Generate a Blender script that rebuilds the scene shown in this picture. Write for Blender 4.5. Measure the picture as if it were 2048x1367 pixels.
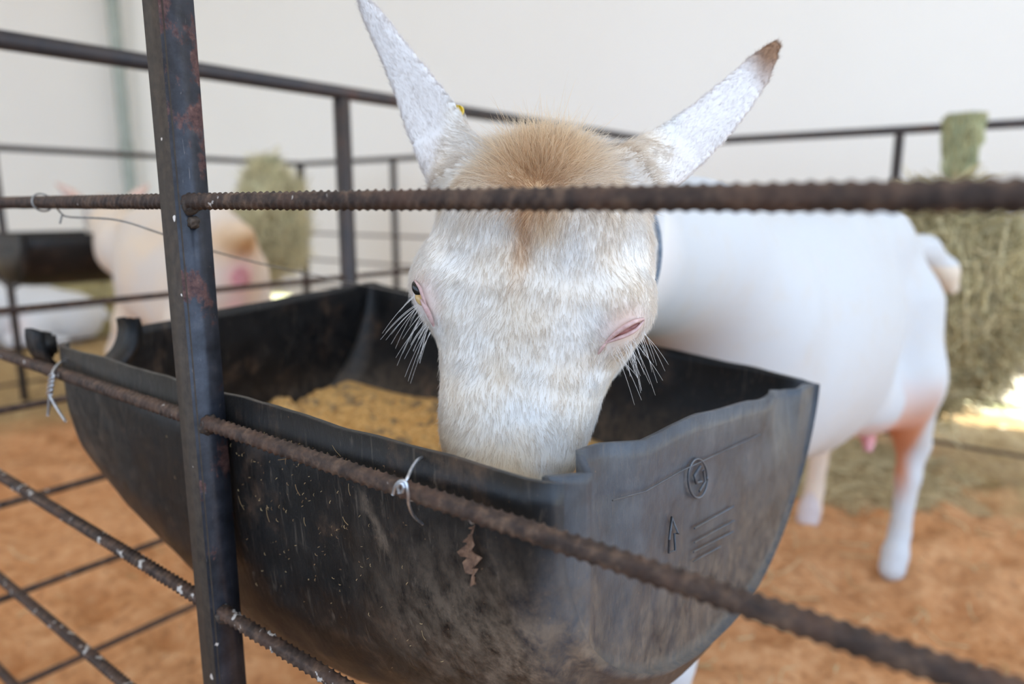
import bpy, bmesh, math, random
import numpy as np
from mathutils import Vector, Matrix, noise as mnoise

for o in list(bpy.data.objects):
    bpy.data.objects.remove(o)
S = bpy.context.scene
C = S.collection
rng = np.random.default_rng(7)
random.seed(7)

# ------------------------------------------------------------------ camera
EYE = 0.84                      # camera height, also the height of the second rail of the pen
PITCH = math.atan(272 / 1432)
cam = bpy.data.cameras.new('camera')
cam.sensor_width = 36.0
cam.lens = 1432 / 2048 * 36.0
cam.clip_start = 0.02
cam.dof.use_dof = True
cam.dof.focus_distance = 0.455
cam.dof.aperture_fstop = 3.6
camo = bpy.data.objects.new('camera', cam)
camo.location = (0, 0, EYE)
camo.rotation_euler = (math.pi / 2 - PITCH, 0, 0)
C.objects.link(camo)
S.camera = camo

# ------------------------------------------------------------------ light
W = bpy.data.worlds.new('world')
S.world = W
W.use_nodes = True
bg = W.node_tree.nodes['Background']
bg.inputs[0].default_value = (0.60, 0.76, 1.0, 1)
bg.inputs[1].default_value = 2.6
sl = bpy.data.lights.new('sun', 'SUN')
sl.energy = 12.0
sl.angle = 0.01
sl.color = (1.0, 0.965, 0.92)
sun = bpy.data.objects.new('sun', sl)
sun.rotation_euler = Vector((.13, -.075, -1)).to_track_quat('-Z', 'Y').to_euler()
C.objects.link(sun)
S.view_settings.view_transform = 'Standard'
S.view_settings.look = 'None'
S.view_settings.exposure = 0.12
S.view_settings.gamma = 1.0
S.view_settings.use_curve_mapping = False

# ------------------------------------------------------------------ helpers
D1 = np.array([-.794, .608]); D1 /= np.linalg.norm(D1)      # along the front fence, away to the left
D2 = np.array([D1[1], -D1[0]])                              # into the pen, square to the front fence


def P(a, p, z):
    """pen coordinates (along fence, into pen, height) -> world"""
    a = np.asarray(a, float); p = np.asarray(p, float)
    z = np.asarray(z, float)
    a, p, z = np.broadcast_arrays(a, p, z)
    return np.stack([a * D1[0] + p * D2[0], a * D1[1] + p * D2[1], z], -1)


def lin(r, g, b):
    def f(c):
        c /= 255.0
        return c / 12.92 if c <= .04045 else ((c + .055) / 1.055) ** 2.4
    return (f(r), f(g), f(b), 1.0)


def new_mat(name):
    m = bpy.data.materials.new(name)
    m.use_nodes = True
    nt = m.node_tree
    return m, nt, nt.nodes['Principled BSDF']


def nd(nt, typ, **kw):
    n = nt.nodes.new(typ)
    for k, v in kw.items():
        setattr(n, k, v)
    return n


def pos(nt):
    return nd(nt, 'ShaderNodeNewGeometry').outputs['Position']


def noise(nt, scale, detail=6, rough=.6, vec=None, stretch=None, dist=0.0):
    n = nd(nt, 'ShaderNodeTexNoise')
    n.inputs['Scale'].default_value = scale
    n.inputs['Detail'].default_value = detail
    n.inputs['Roughness'].default_value = rough
    n.inputs['Distortion'].default_value = dist
    v = vec if vec is not None else pos(nt)
    if stretch:
        mp = nd(nt, 'ShaderNodeMapping')
        mp.inputs['Scale'].default_value = stretch
        nt.links.new(v, mp.inputs['Vector'])
        v = mp.outputs[0]
    nt.links.new(v, n.inputs['Vector'])
    return n.outputs['Fac']


def ramp(nt, fac, stops):
    r = nd(nt, 'ShaderNodeValToRGB')
    el = r.color_ramp.elements
    while len(el) < len(stops):
        el.new(.5)
    for e, (p_, c_) in zip(el, stops):
        e.position = p_
        e.color = c_ if len(c_) == 4 else (*c_, 1)
    nt.links.new(fac, r.inputs[0])
    return r.outputs[0]


def mixc(nt, fac, a, b):
    m = nd(nt, 'ShaderNodeMix', data_type='RGBA')
    for s, v in ((0, fac), (6, a), (7, b)):
        if hasattr(v, 'links'):
            nt.links.new(v, m.inputs[s])
        else:
            m.inputs[s].default_value = v
    return m.outputs[2]


def mathn(nt, op, a, b=0.0, clamp=False):
    m = nd(nt, 'ShaderNodeMath', operation=op, use_clamp=clamp)
    for s, v in ((0, a), (1, b)):
        if hasattr(v, 'links'):
            nt.links.new(v, m.inputs[s])
        else:
            m.inputs[s].default_value = v
    return m.outputs[0]


def bump(nt, bsdf, h, strength, dist):
    b = nd(nt, 'ShaderNodeBump')
    b.inputs['Strength'].default_value = strength
    b.inputs['Distance'].default_value = dist
    nt.links.new(h, b.inputs['Height'])
    nt.links.new(b.outputs[0], bsdf.inputs['Normal'])


BW = lambda v: (v, v, v, 1)


def step(nt, fac, lo, hi):
    return ramp(nt, fac, [(lo, BW(0)), (hi, BW(1))])


def link(o, parent=None):
    C.objects.link(o)
    if parent is not None:
        o.parent = parent
    return o


def obj(name, verts, faces, mat=None, parent=None, origin=(0, 0, 0), smooth=True):
    me = bpy.data.meshes.new(name)
    v = np.asarray(verts, float).reshape(-1, 3) - np.asarray(origin, float)
    me.from_pydata(v.tolist(), [], faces if isinstance(faces, list) else faces.tolist())
    if smooth:
        me.polygons.foreach_set('use_smooth', [True] * len(me.polygons))
    me.update()
    o = bpy.data.objects.new(name, me)
    if parent is None:
        o.location = origin
    else:
        pl = np.array(parent.location)
        if parent.parent is not None:
            pl = pl + np.array(parent.parent.location)
        o.location = np.asarray(origin, float) - pl
    if mat:
        me.materials.append(mat)
    return link(o, parent)


def thing(name, label, cat, loc=(0, 0, 0), group=None):
    o = bpy.data.objects.new(name, None)
    o.empty_display_size = .05
    o.location = loc
    tag(o, label, cat, group)
    return link(o)


def tag(o, label=None, cat=None, group=None, kind=None):
    if label: o['label'] = label
    if cat: o['category'] = cat
    if group: o['group'] = group
    if kind: o['kind'] = kind
    return o


cth, sth = math.cos(PITCH), math.sin(PITCH)


def at_px(x, y, zc):
    X = (x - 1024) / 1432 * zc; yc = (y - 683.5) / 1432 * zc
    return np.array([X, zc * cth - yc * sth, EYE - zc * sth - yc * cth])




def pen_px(x, y, p):
    r_ = at_px(x, y, 1.0) - np.array([0, 0, EYE])
    t_ = p / (r_[0] * D2[0] + r_[1] * D2[1])
    return ((r_[0] * D1[0] + r_[1] * D1[1]) * t_, p, EYE + r_[2] * t_)


def grid_faces(nu, nv, cu=False, cv=False):
    """quads of a nu x nv grid of vertices (index u*nv+v)"""
    u = np.arange(nu if cu else nu - 1)[:, None]
    v = np.arange(nv if cv else nv - 1)[None, :]
    u2 = (u + 1) % nu; v2 = (v + 1) % nv
    f = np.stack(np.broadcast_arrays(u * nv + v, u2 * nv + v, u2 * nv + v2, u * nv + v2), -1)
    return f.reshape(-1, 4)


def frames(pts):
    pts = np.asarray(pts, float)
    t = np.gradient(pts, axis=0)
    t /= np.linalg.norm(t, axis=1)[:, None] + 1e-12
    n = np.zeros_like(t)
    ref = np.array([0, 0, 1.0]) if abs(t[0][2]) < .9 else np.array([1.0, 0, 0])
    x = np.cross(t[0], ref); x /= np.linalg.norm(x)
    n[0] = x
    for i in range(1, len(t)):
        x = n[i - 1] - t[i] * np.dot(n[i - 1], t[i])
        n[i] = x / (np.linalg.norm(x) + 1e-12)
    return t, n, np.cross(t, n)


def tube(pts, r, seg=10, caps=True):
    pts = np.asarray(pts, float)
    t, n, b = frames(pts)
    r = np.broadcast_to(np.asarray(r, float), (len(pts),))
    th = np.linspace(0, 2 * math.pi, seg, endpoint=False)
    ring = pts[:, None] + r[:, None, None] * (np.cos(th)[None, :, None] * n[:, None] + np.sin(th)[None, :, None] * b[:, None])
    f = grid_faces(len(pts), seg, cv=True).tolist()
    if caps:
        f.append(list(range(seg))[::-1])
        f.append([(len(pts) - 1) * seg + i for i in range(seg)])
    return ring.reshape(-1, 3), f


def join(parts):
    V, F, k = [], [], 0
    for v, f in parts:
        v = np.asarray(v).reshape(-1, 3)
        V.append(v)
        F += [[i + k for i in q] for q in f]
        k += len(v)
    return np.concatenate(V), F


def spline(pts, n):
    """Catmull-Rom through points"""
    p = np.asarray(pts, float)
    p = np.vstack([2 * p[0] - p[1], p, 2 * p[-1] - p[-2]])
    m = len(p) - 3
    ts = np.linspace(0, m, n)
    i = np.minimum(ts.astype(int), m - 1)
    t = (ts - i)[:, None]
    a, b, c, d = p[i], p[i + 1], p[i + 2], p[i + 3]
    return .5 * (2 * b + (c - a) * t + (2 * a - 5 * b + 4 * c - d) * t ** 2 + (3 * b - a - 3 * c + d) * t ** 3)


def rbox(lo, hi, r=.002):
    """bevelled box (list of verts, faces) between two pen-frame corners"""
    bm = bmesh.new()
    bmesh.ops.create_cube(bm, size=1)
    lo = np.array(lo); hi = np.array(hi)
    for v in bm.verts:
        v.co = Vector((lo + hi) / 2 + np.array(v.co) * (hi - lo))
    bmesh.ops.bevel(bm, geom=list(bm.edges), offset=r, segments=2, affect='EDGES')
    vs = np.array([v.co[:] for v in bm.verts])
    fs = [[v.index for v in f.verts] for f in bm.faces]
    bm.free()
    return P(vs[:, 0], vs[:, 1], vs[:, 2]), fs


def fbm(x, y, z=0.0, s=1.0, o=4):
    return mnoise.fractal(Vector((x * s, y * s, z * s)), 0.8, 2.0, o)


def curves(name, pts, radius, tint, mat, parent):
    """hair object: pts (N,K,3) in world, radius (N,K) , tint (N,3)"""
    N, K = pts.shape[:2]
    cu = bpy.data.hair_curves.new(name)
    cu.add_curves([K] * N)
    cu.position_data.foreach_set('vector', pts.reshape(-1).astype(np.float32))
    ra = cu.attributes.get('radius') or cu.attributes.new('radius', 'FLOAT', 'POINT')
    ra.data.foreach_set('value', np.broadcast_to(radius, (N, K)).reshape(-1).astype(np.float32))
    ta = cu.attributes.new('tint', 'FLOAT_COLOR', 'POINT')
    t4 = np.ones((N, K, 4), np.float32)
    tint = np.asarray(tint)
    t4[..., :3] = tint if tint.ndim == 3 else tint[:, None, :]
    ta.data.foreach_set('color', t4.reshape(-1))
    o = bpy.data.objects.new(name, cu)
    cu.materials.append(mat)
    link(o, parent)
    if parent is not None:
        o.location = -np.array(parent.location)
    return o


# ------------------------------------------------------------------ materials
def m_sand():
    m, nt, b = new_mat('orange sawdust sand')
    n1 = noise(nt, 3.0, 5, .6)
    n2 = noise(nt, 38, 6, .65)
    n3 = noise(nt, 420, 3, .7)
    c = ramp(nt, n1, [(.3, lin(200, 130, 72)), (.52, lin(220, 160, 108)), (.72, lin(232, 180, 132))])
    c2 = ramp(nt, n2, [(.32, lin(122, 64, 24)), (.47, lin(206, 138, 84)), (.72, lin(240, 190, 142))])
    c = mixc(nt, .62, c, c2)
    c = mixc(nt, mathn(nt, 'MULTIPLY', step(nt, n3, .35, .7), .35), c, lin(226, 180, 136))
    sp = step(nt, noise(nt, 60, 4, .6), .62, .72)
    c = mixc(nt, mathn(nt, 'MULTIPLY', sp, .7), c, lin(105, 66, 36))
    # litter of hay towards the back of the pens and outside
    v = nd(nt, 'ShaderNodeVectorMath', operation='DOT_PRODUCT')
    nt.links.new(pos(nt), v.inputs[0])
    v.inputs[1].default_value = (D2[0], D2[1], 0)
    far = mathn(nt, 'ADD', v.outputs['Value'], mathn(nt, 'MULTIPLY', mathn(nt, 'SUBTRACT', noise(nt, 2.2, 4), .5), 1.8))
    v2 = nd(nt, 'ShaderNodeVectorMath', operation='DOT_PRODUCT')
    nt.links.new(pos(nt), v2.inputs[0])
    v2.inputs[1].default_value = (D1[0], D1[1], 0)
    left = mathn(nt, 'ADD', v2.outputs['Value'], mathn(nt, 'MULTIPLY', mathn(nt, 'SUBTRACT', noise(nt, 1.7, 4), .5), .8))
    k = mathn(nt, 'MAXIMUM', mathn(nt, 'MULTIPLY', mathn(nt, 'SUBTRACT', far, 2.35), 2.6, True),
              mathn(nt, 'MULTIPLY', mathn(nt, 'SUBTRACT', left, 2.9), 2.5, True))
    hay = ramp(nt, noise(nt, 60, 5, .7, stretch=(1, .35, 1)), [(.3, lin(134, 108, 72)), (.55, lin(186, 160, 112)), (.75, lin(212, 190, 142))])
    c = mixc(nt, mathn(nt, 'MULTIPLY', k, .85), c, hay)
    nt.links.new(c, b.inputs['Base Color'])
    b.inputs['Roughness'].default_value = .95
    b.inputs['Specular IOR Level'].default_value = .15
    h = mathn(nt, 'ADD', n2, mathn(nt, 'MULTIPLY', n3, .5))
    bump(nt, b, h, .7, .012)
    return m


def m_outside():
    m, nt, b = new_mat('pale ground with grass tufts')
    n = noise(nt, 2.2, 6, .65)
    c = ramp(nt, n, [(.35, lin(162, 164, 112)), (.46, lin(200, 188, 158)), (.6, lin(218, 206, 182))])
    # unseen aisle before the pens, darkened to dim its reflection in the trough
    v = nd(nt, 'ShaderNodeVectorMath', operation='DOT_PRODUCT')
    nt.links.new(pos(nt), v.inputs[0])
    v.inputs[1].default_value = (D2[0], D2[1], 0)
    k = step(nt, mathn(nt, 'MULTIPLY', v.outputs['Value'], .3), .3, .6)
    c = mixc(nt, k, ramp(nt, n, [(.35, lin(92, 88, 80)), (.6, lin(122, 112, 100))]), c)
    nt.links.new(c, b.inputs['Base Color'])
    b.inputs['Roughness'].default_value = 1
    return m


def m_tent(name, transl):
    m, nt, b = new_mat(name)
    n = noise(nt, .55, 3, .5)
    c = ramp(nt, n, [(.3, lin(242, 239, 235)), (.7, lin(246, 244, 240))])
    nt.links.new(c, b.inputs['Base Color'])
    b.inputs['Roughness'].default_value = .75
    b.inputs['Specular IOR Level'].default_value = .2
    t = nd(nt, 'ShaderNodeBsdfTranslucent')
    t.inputs[0].default_value = lin(250, 246, 240)
    mx = nd(nt, 'ShaderNodeMixShader')
    mx.inputs[0].default_value = transl
    nt.links.new(b.outputs[0], mx.inputs[1])
    nt.links.new(t.outputs[0], mx.inputs[2])
    nt.links.new(mx.outputs[0], nt.nodes['Material Output'].inputs['Surface'])
    return m


def m_rebar(flakes=.66):
    m, nt, b = new_mat('rusty ribbed steel')
    n = noise(nt, 110, 6, .65)
    c = ramp(nt, n, [(.3, lin(34, 27, 24)), (.5, lin(66, 51, 43)), (.68, lin(104, 82, 66))])
    g = noise(nt, 28, 4, .6)
    c = mixc(nt, mathn(nt, 'MULTIPLY', step(nt, g, .5, .68), .6), c, lin(92, 66, 52))
    w = noise(nt, 75, 3, .5)
    c = mixc(nt, step(nt, w, flakes, flakes + .03), c, lin(192, 184, 176))
    nt.links.new(c, b.inputs['Base Color'])
    b.inputs['Roughness'].default_value = .68
    b.inputs['Specular IOR Level'].default_value = .35
    bump(nt, b, n, .35, .001)
    return m


def m_post():
    m, nt, b = new_mat('blue black steel with rust patches')
    g = noise(nt, 60, 6, .65)
    c = ramp(nt, g, [(.35, lin(34, 36, 42)), (.6, lin(56, 58, 66)), (.8, lin(84, 80, 80))])
    r = noise(nt, 26, 7, .7, stretch=(1, 1, .7))
    rr = step(nt, r, .56, .60)
    c = mixc(nt, mathn(nt, 'MULTIPLY', rr, .85), c, ramp(nt, noise(nt, 240, 4, .7), [(.35, lin(74, 48, 46)), (.6, lin(112, 78, 70)), (.8, lin(150, 116, 98))]))
    s = noise(nt, 330, 5, .6, stretch=(1, 1, .12), dist=1.5)
    c = mixc(nt, mathn(nt, 'MULTIPLY', step(nt, s, .67, .72), .55), c, lin(150, 140, 132))
    # brown dust plus the aisle's dark reflection, painted on the face towards it
    gn = nd(nt, 'ShaderNodeNewGeometry')
    dv = nd(nt, 'ShaderNodeVectorMath', operation='DOT_PRODUCT')
    nt.links.new(gn.outputs['True Normal'], dv.inputs[0])
    dv.inputs[1].default_value = (-D2[0], -D2[1], 0)
    du = mathn(nt, 'MULTIPLY', step(nt, dv.outputs['Value'], .6, .9), .92)
    c = mixc(nt, du, c, ramp(nt, noise(nt, 150, 5, .6), [(.3, lin(54, 45, 37)), (.7, lin(80, 68, 56))]))
    fl = step(nt, noise(nt, 62, 2, .4), .735, .75)
    c = mixc(nt, fl, c, lin(215, 205, 195))
    nt.links.new(c, b.inputs['Base Color'])
    b.inputs['Metallic'].default_value = .35
    ro = mixc(nt, mathn(nt, 'MAXIMUM', rr, du), BW(.36), BW(.7))
    nt.links.new(ro, b.inputs['Roughness'])
    bump(nt, b, g, .25, .001)
    return m


def m_tubing():
    m, nt, b = new_mat('dark brown painted tube')
    c = ramp(nt, noise(nt, 16, 5, .6), [(.35, lin(58, 56, 58)), (.6, lin(76, 66, 62)), (.75, lin(92, 66, 58))])
    nt.links.new(c, b.inputs['Base Color'])
    b.inputs['Roughness'].default_value = .5
    b.inputs['Metallic'].default_value = .3
    return m


def m_plastic():
    m, nt, b = new_mat('dirty black plastic')
    at = nd(nt, 'ShaderNodeAttribute', attribute_name='dust')
    g = noise(nt, 45, 7, .65)
    c = ramp(nt, g, [(.3, lin(14, 14, 15)), (.6, lin(24, 23, 23)), (.8, lin(44, 41, 38))])
    fa = nd(nt, 'ShaderNodeAttribute', attribute_name='skylit')  # bluish grey of the sky's light, painted into the end cap's colour
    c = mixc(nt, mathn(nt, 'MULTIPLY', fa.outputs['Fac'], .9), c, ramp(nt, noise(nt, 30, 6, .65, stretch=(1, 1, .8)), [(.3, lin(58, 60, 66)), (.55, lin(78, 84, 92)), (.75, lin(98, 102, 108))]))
    sc = noise(nt, 210, 6, .7, stretch=(1, 1, .15), dist=.6)
    c = mixc(nt, mathn(nt, 'MULTIPLY', step(nt, sc, .58, .74), .5), c, lin(112, 100, 88))
    mud = noise(nt, 17, 8, .72)
    c = mixc(nt, mathn(nt, 'MULTIPLY', step(nt, mud, .53, .66), mathn(nt, 'SUBTRACT', .6, mathn(nt, 'MULTIPLY', fa.outputs['Fac'], .45))), c, ramp(nt, g, [(.35, lin(52, 40, 32)), (.7, lin(104, 80, 62))]))
    fl = step(nt, noise(nt, 380, 4, .6), .70, .745)
    c = mixc(nt, mathn(nt, 'MULTIPLY', fl, .7), c, lin(172, 134, 98))
    dn = noise(nt, 80, 7, .75, stretch=(1, 1, .65))
    dd = mathn(nt, 'MULTIPLY', at.outputs['Fac'], step(nt, dn, .36, .6))
    c = mixc(nt, mathn(nt, 'MULTIPLY', dd, .9), c, ramp(nt, g, [(.3, lin(98, 84, 70)), (.7, lin(146, 126, 106))]))
    nt.links.new(c, b.inputs['Base Color'])
    nt.links.new(mixc(nt, dd, ramp(nt, g, [(.3, BW(.33)), (.7, BW(.52))]), BW(.85)), b.inputs['Roughness'])
    h = mathn(nt, 'ADD', g, mathn(nt, 'MULTIPLY', sc, .6))
    b.inputs['Specular IOR Level'].default_value = .34
    bump(nt, b, h, .4, .0022)
    return m


def m_plain(name, c1, c2, scale=40, rough=.7, metal=0, bmp=0):
    m, nt, b = new_mat(name)
    n = noise(nt, scale, 5, .6)
    nt.links.new(ramp(nt, n, [(.35, c1), (.68, c2)]), b.inputs['Base Color'])
    b.inputs['Roughness'].default_value = rough
    b.inputs['Metallic'].default_value = metal
    if bmp:
        bump(nt, b, n, .6, bmp)
    return m


def m_tint(name, rough=.7, spec=.25, sss=0.0, mul=None):
    m, nt, b = new_mat(name)
    at = nd(nt, 'ShaderNodeAttribute', attribute_name='tint')
    c = at.outputs['Color']
    if mul:
        c = mixc(nt, mathn(nt, 'MULTIPLY', step(nt, noise(nt, mul, 4, .6, stretch=(1, 1, .3)), .4, .7), .25), c, lin(214, 200, 186))
    nt.links.new(c, b.inputs['Base Color'])
    b.inputs['Roughness'].default_value = rough
    b.inputs['Specular IOR Level'].default_value = spec
    return m


def m_feed():
    m, nt, b = new_mat('ground corn feed')
    c = ramp(nt, noise(nt, 150, 5, .65), [(.3, lin(190, 136, 72)), (.55, lin(230, 182, 112)), (.75, lin(246, 210, 150))])
    k = step(nt, noise(nt, 24, 5, .7), .52, .62)
    c = mixc(nt, mathn(nt, 'MULTIPLY', k, .8), c, ramp(nt, noise(nt, 120, 4, .6), [(.35, lin(84, 76, 64)), (.7, lin(134, 122, 102))]))
    nt.links.new(c, b.inputs['Base Color'])
    b.inputs['Roughness'].default_value = .95
    bump(nt, b, noise(nt, 260, 4, .7), .8, .004)
    return m


def m_fur():
    m, nt, b = new_mat('fur strands')
    at = nd(nt, 'ShaderNodeAttribute', attribute_name='tint')
    nt.links.new(at.outputs['Color'], b.inputs['Base Color'])
    b.inputs['Roughness'].default_value = .5
    b.inputs['Specular IOR Level'].default_value = .3
    t = nd(nt, 'ShaderNodeBsdfTranslucent')
    nt.links.new(at.outputs['Color'], t.inputs[0])
    mx = nd(nt, 'ShaderNodeMixShader')
    mx.inputs[0].default_value = .35
    nt.links.new(b.outputs[0], mx.inputs[1])
    nt.links.new(t.outputs[0], mx.inputs[2])
    nt.links.new(mx.outputs[0], nt.nodes['Material Output'].inputs['Surface'])
    return m


M = dict(sand=m_sand(), outside=m_outside(), tent=m_tent('white tent cloth', .2), roof=m_tent('white tent roof cloth', .24),
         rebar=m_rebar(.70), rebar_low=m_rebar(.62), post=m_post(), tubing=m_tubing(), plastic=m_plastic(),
         plastic_grey=m_plain('faded grey plastic', lin(62, 66, 72), lin(92, 96, 102), 60, .5), fur=m_fur(), hide=m_tint('goat hide', .75, .2, mul=None),  # grey plastic for the cap marks carries the painted sky light too
         wire=m_plain('galvanised wire', lin(176, 180, 186), lin(214, 218, 224), 300, .3, .85),
         oldwire=m_plain('dull wire', lin(120, 116, 112), lin(160, 156, 150), 200, .45, .7),
         weld=m_plain('weld bead', lin(44, 38, 36), lin(92, 78, 66), 180, .6, .3, .002),
         eye=m_plain('dark eye', lin(14, 11, 10), lin(24, 18, 14), 60, .08),
         amber=m_plain('amber iris', lin(186, 150, 96), lin(208, 176, 122), 400, .15),
         lid_dark=m_plain('dark pink inner lid', lin(122, 66, 60), lin(170, 108, 98), 260, .3), lid=m_plain('pink eyelid', lin(186, 148, 142), lin(212, 182, 177), 220, .45),
         pink=m_plain('pink skin', lin(200, 130, 132), lin(222, 160, 160), 60, .5),
         yellow=m_plain('yellow plastic tag', lin(240, 200, 20), lin(252, 214, 40), 60, .4),
         collar=m_plain('grey blue collar cord', lin(92, 104, 118), lin(132, 144, 158), 300, .7),
         feed=m_feed(),
         pole=m_plain('grey green tent pole', lin(160, 168, 158), lin(182, 188, 178), 12, .5),
         leaf=m_plain('dry leaf', lin(84, 60, 46), lin(140, 106, 82), 200, .8),
         straw=m_tint('straw', .8, .2))

# ------------------------------------------------------------------ setting
def sand_height(x, y):
    n = fbm(x, y, 0, 3.2, 4) * .022 + fbm(x, y, 3.1, 11, 3) * .016
    return n


def floor_mesh():
    xs = np.concatenate([np.arange(-9, -2.4, .25), np.arange(-2.4, 2.8, .025), np.arange(2.8, 9.1, .25)])
    ys = np.concatenate([np.arange(-5, -.2, .3), np.arange(-.2, 4.4, .025), np.arange(4.4, 12, .25)])
    X, Y = np.meshgrid(xs, ys, indexing='ij')
    Z = np.zeros_like(X)
    for i in range(X.shape[0]):
        for j in range(X.shape[1]):
            Z[i, j] = sand_height(X[i, j], Y[i, j])
    # hollows trodden by hooves
    r2 = np.random.default_rng(3)
    for _ in range(240):
        hx, hy = r2.uniform(-2.3, 2.6), r2.uniform(0, 4.2)
        rad = r2.uniform(.035, .07)
        d = ((X - hx) ** 2 + (Y - hy) ** 2) / rad ** 2
        Z += -.032 * np.exp(-d) + .015 * np.exp(-(np.sqrt(d) - 1.6) ** 2 * 3)
    Fq = grid_faces(len(xs), len(ys))
    V = np.stack([X, Y, Z], -1).reshape(-1, 3)
    c = V[Fq].mean(1)
    a, p = c[:, :2] @ D1, c[:, :2] @ D2
    Fq = Fq[(a > -1.25) & (p > -.1) & (p < 3.6)]
    return V, Fq.tolist()


v, f = floor_mesh()
fl = obj('floor', v, f, M['sand'])
tag(fl, 'orange sawdust and sand floor of the pens, trodden into hollows', kind='structure')

WALLP = 3.1
SHADE = 3.22
# ground outside the tent
na, npp = 70, 90
aa, pp = np.meshgrid(np.linspace(-16, 18, na), np.linspace(-14, 26, npp), indexing='ij')
zz = np.array([.03 * fbm(a_, p_, 1.0, .9, 3) for a_, p_ in zip(aa.ravel(), pp.ravel())]).reshape(aa.shape)
zz += np.where(pp > SHADE, .03, -.09)
g = obj('ground', P(aa, pp, zz), grid_faces(na, npp).tolist(), M['outside'])
tag(g, 'pale sunlit ground with grass outside the tent wall', kind='structure')


def cloth(na, nz, a0, a1, z0, z1, pbase, amp):
    A, Zz = np.meshgrid(np.linspace(a0, a1, na), np.linspace(0, 1, nz), indexing='ij')
    hem = z0 + .03 * np.sin(A * 2.3) + .018 * np.sin(A * 7.1 + 1)
    Z = hem + (z1 - hem) * Zz
    Pq = pbase + amp * (np.sin(A * 1.9 + .6 * Z) * .6 + np.sin(A * 5.3 + 1.1 * Z) * .25) * (1 - .6 * Zz)
    return P(A, Pq, Z), grid_faces(na, nz).tolist()


v, f = cloth(220, 24, -3.2, 6.6, .215, 3.2, WALLP, .03)
w = obj('wall_back', v, f, M['tent'])
sm = w.modifiers.new('thickness', 'SOLIDIFY'); sm.thickness = .004
tag(w, 'white tent cloth wall hanging behind the pens', kind='structure')
A, Q = np.meshgrid(np.linspace(-1.3, 8, 40), np.linspace(0, 1, 16), indexing='ij')
pr = -4.5 + (WALLP + .05 + 4.5) * Q
zr = 3.12 + .9 * np.sin(np.pi * Q) - .05 * np.abs(np.sin(A * 1.2))
r = obj('ceiling', P(A, pr, zr), grid_faces(40, 16).tolist(), M['roof'])
sm = r.modifiers.new('thickness', 'SOLIDIFY'); sm.thickness = .004
tag(r, 'translucent white tent roof over the pens', kind='structure')

A, Zz = np.meshgrid(np.linspace(-4.4, WALLP + .06, 120), np.linspace(0, 1, 24), indexing='ij')
hem = .25 + .03 * np.sin(A * 2.7)
zl = hem + (3.15 + .9 * np.sin(np.pi * np.clip((A + 4.5) / 7.65, 0, 1)) - hem) * Zz
wl = obj('wall_left', P(6.5 + .03 * np.sin(A * 2.1 + .5 * zl) * (1 - .5 * Zz), A, zl), grid_faces(120, 24).tolist(), M['tent'])
wl.modifiers.new('thickness', 'SOLIDIFY').thickness = .004
tag(wl, 'white tent cloth end wall at the left', kind='structure')

# tent pole in front of the wall
tp = P(6.36, 2.97, 0)
t = thing('tent_pole', 'pale grey green tent pole standing against the white wall', 'pole', tp)
zs = np.linspace(0, 3.05, 8)
v, f = tube(np.stack([np.full(8, tp[0]), np.full(8, tp[1]), zs], -1), .05, 16)
obj('shaft', v, f, M['pole'], t, tp)
v, f = rbox((6.36 - .11, 2.97 - .11, 0), (6.36 + .11, 2.97 + .11, .03), .004)
obj('base_plate', v, f, M['pole'], t, tp)
v, f = tube([(tp[0], tp[1], 1.28), (tp[0], tp[1], 1.36)], .058, 16)
obj('collar', v, f, M['pole'], t, tp)

# ------------------------------------------------------------------ fences
RAILS = [EYE + .003, EYE - .153, EYE - .302, EYE - .447, EYE - .596, EYE - .748]
TOP = EYE + .233
TH = .0245


def rebar_mesh(length, r0, pitch=.0064, seg=20, ds=.0009):
    n = int(length / ds)
    s = np.linspace(0, length, n)
    th = np.linspace(0, 2 * math.pi, seg, endpoint=False)
    Sg, T = np.meshgrid(s, th, indexing='ij')
    # two longitudinal ribs (theta 0.7 and +pi), slanted crescent ribs between them
    tt = (T - .75) % (2 * math.pi)
    half = (tt // math.pi)
    ph = (tt % math.pi) / math.pi
    sl_ = np.where(half > 0, 1, -1) * ph * 1.9
    k = ((Sg / pitch + sl_) % 1.0)
    ridge = np.exp(-((k - .5) / .15) ** 2) * np.sin(np.pi * ph) ** .6
    longi = np.exp(-((np.minimum(ph, 1 - ph)) / .07) ** 2)
    R = r0 - .0003 + .00125 * ridge + .0012 * longi
    R *= 1 + .02 * np.sin(Sg * 140 + T * 3)
    V = np.stack([Sg, R * np.cos(T), R * np.sin(T)], -1).reshape(-1, 3)
    F = grid_faces(n, seg, cv=True).tolist()
    return V, F


def place_mesh(name, me, parent, loc, mat=None):
    o = bpy.data.objects.new(name, me)
    o.location = loc
    return link(o, parent)


def rot_d1():
    return (0, 0, math.atan2(D1[1], D1[0]))


# front fence: detailed rebars run along +D1 from a = -0.12 to 1.24
FP = .2625
front = thing('pen_fence', 'rusty front fence of ribbed bars on a tall blue-black square post, before the trough', 'fence', P(0, FP, 0))
L = 2.28
rv, rf = rebar_mesh(L, .0051)
rm = bpy.data.meshes.new('ribbed_bar')
rm.from_pydata(rv.tolist(), [], rf)
rm.polygons.foreach_set('use_smooth', [True] * len(rm.polygons))
rm.materials.append(M['rebar'])
rm2 = rm.copy(); rm2.materials.clear(); rm2.materials.append(M['rebar_low'])
for i, z in enumerate(RAILS):
    o = place_mesh('ribbed_bar', rm if i < 2 else rm2, front, P(-1.03, FP - .003, z) - np.array(front.location))
    o.rotation_euler = rot_d1()
A0, A1 = .4755, .5000
v, f = rbox((A0, .2515, 0), (A1, .2760, 1.19), .0022)
obj('post', v, f, M['post'], front, P(A0, .26, 0))
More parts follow.
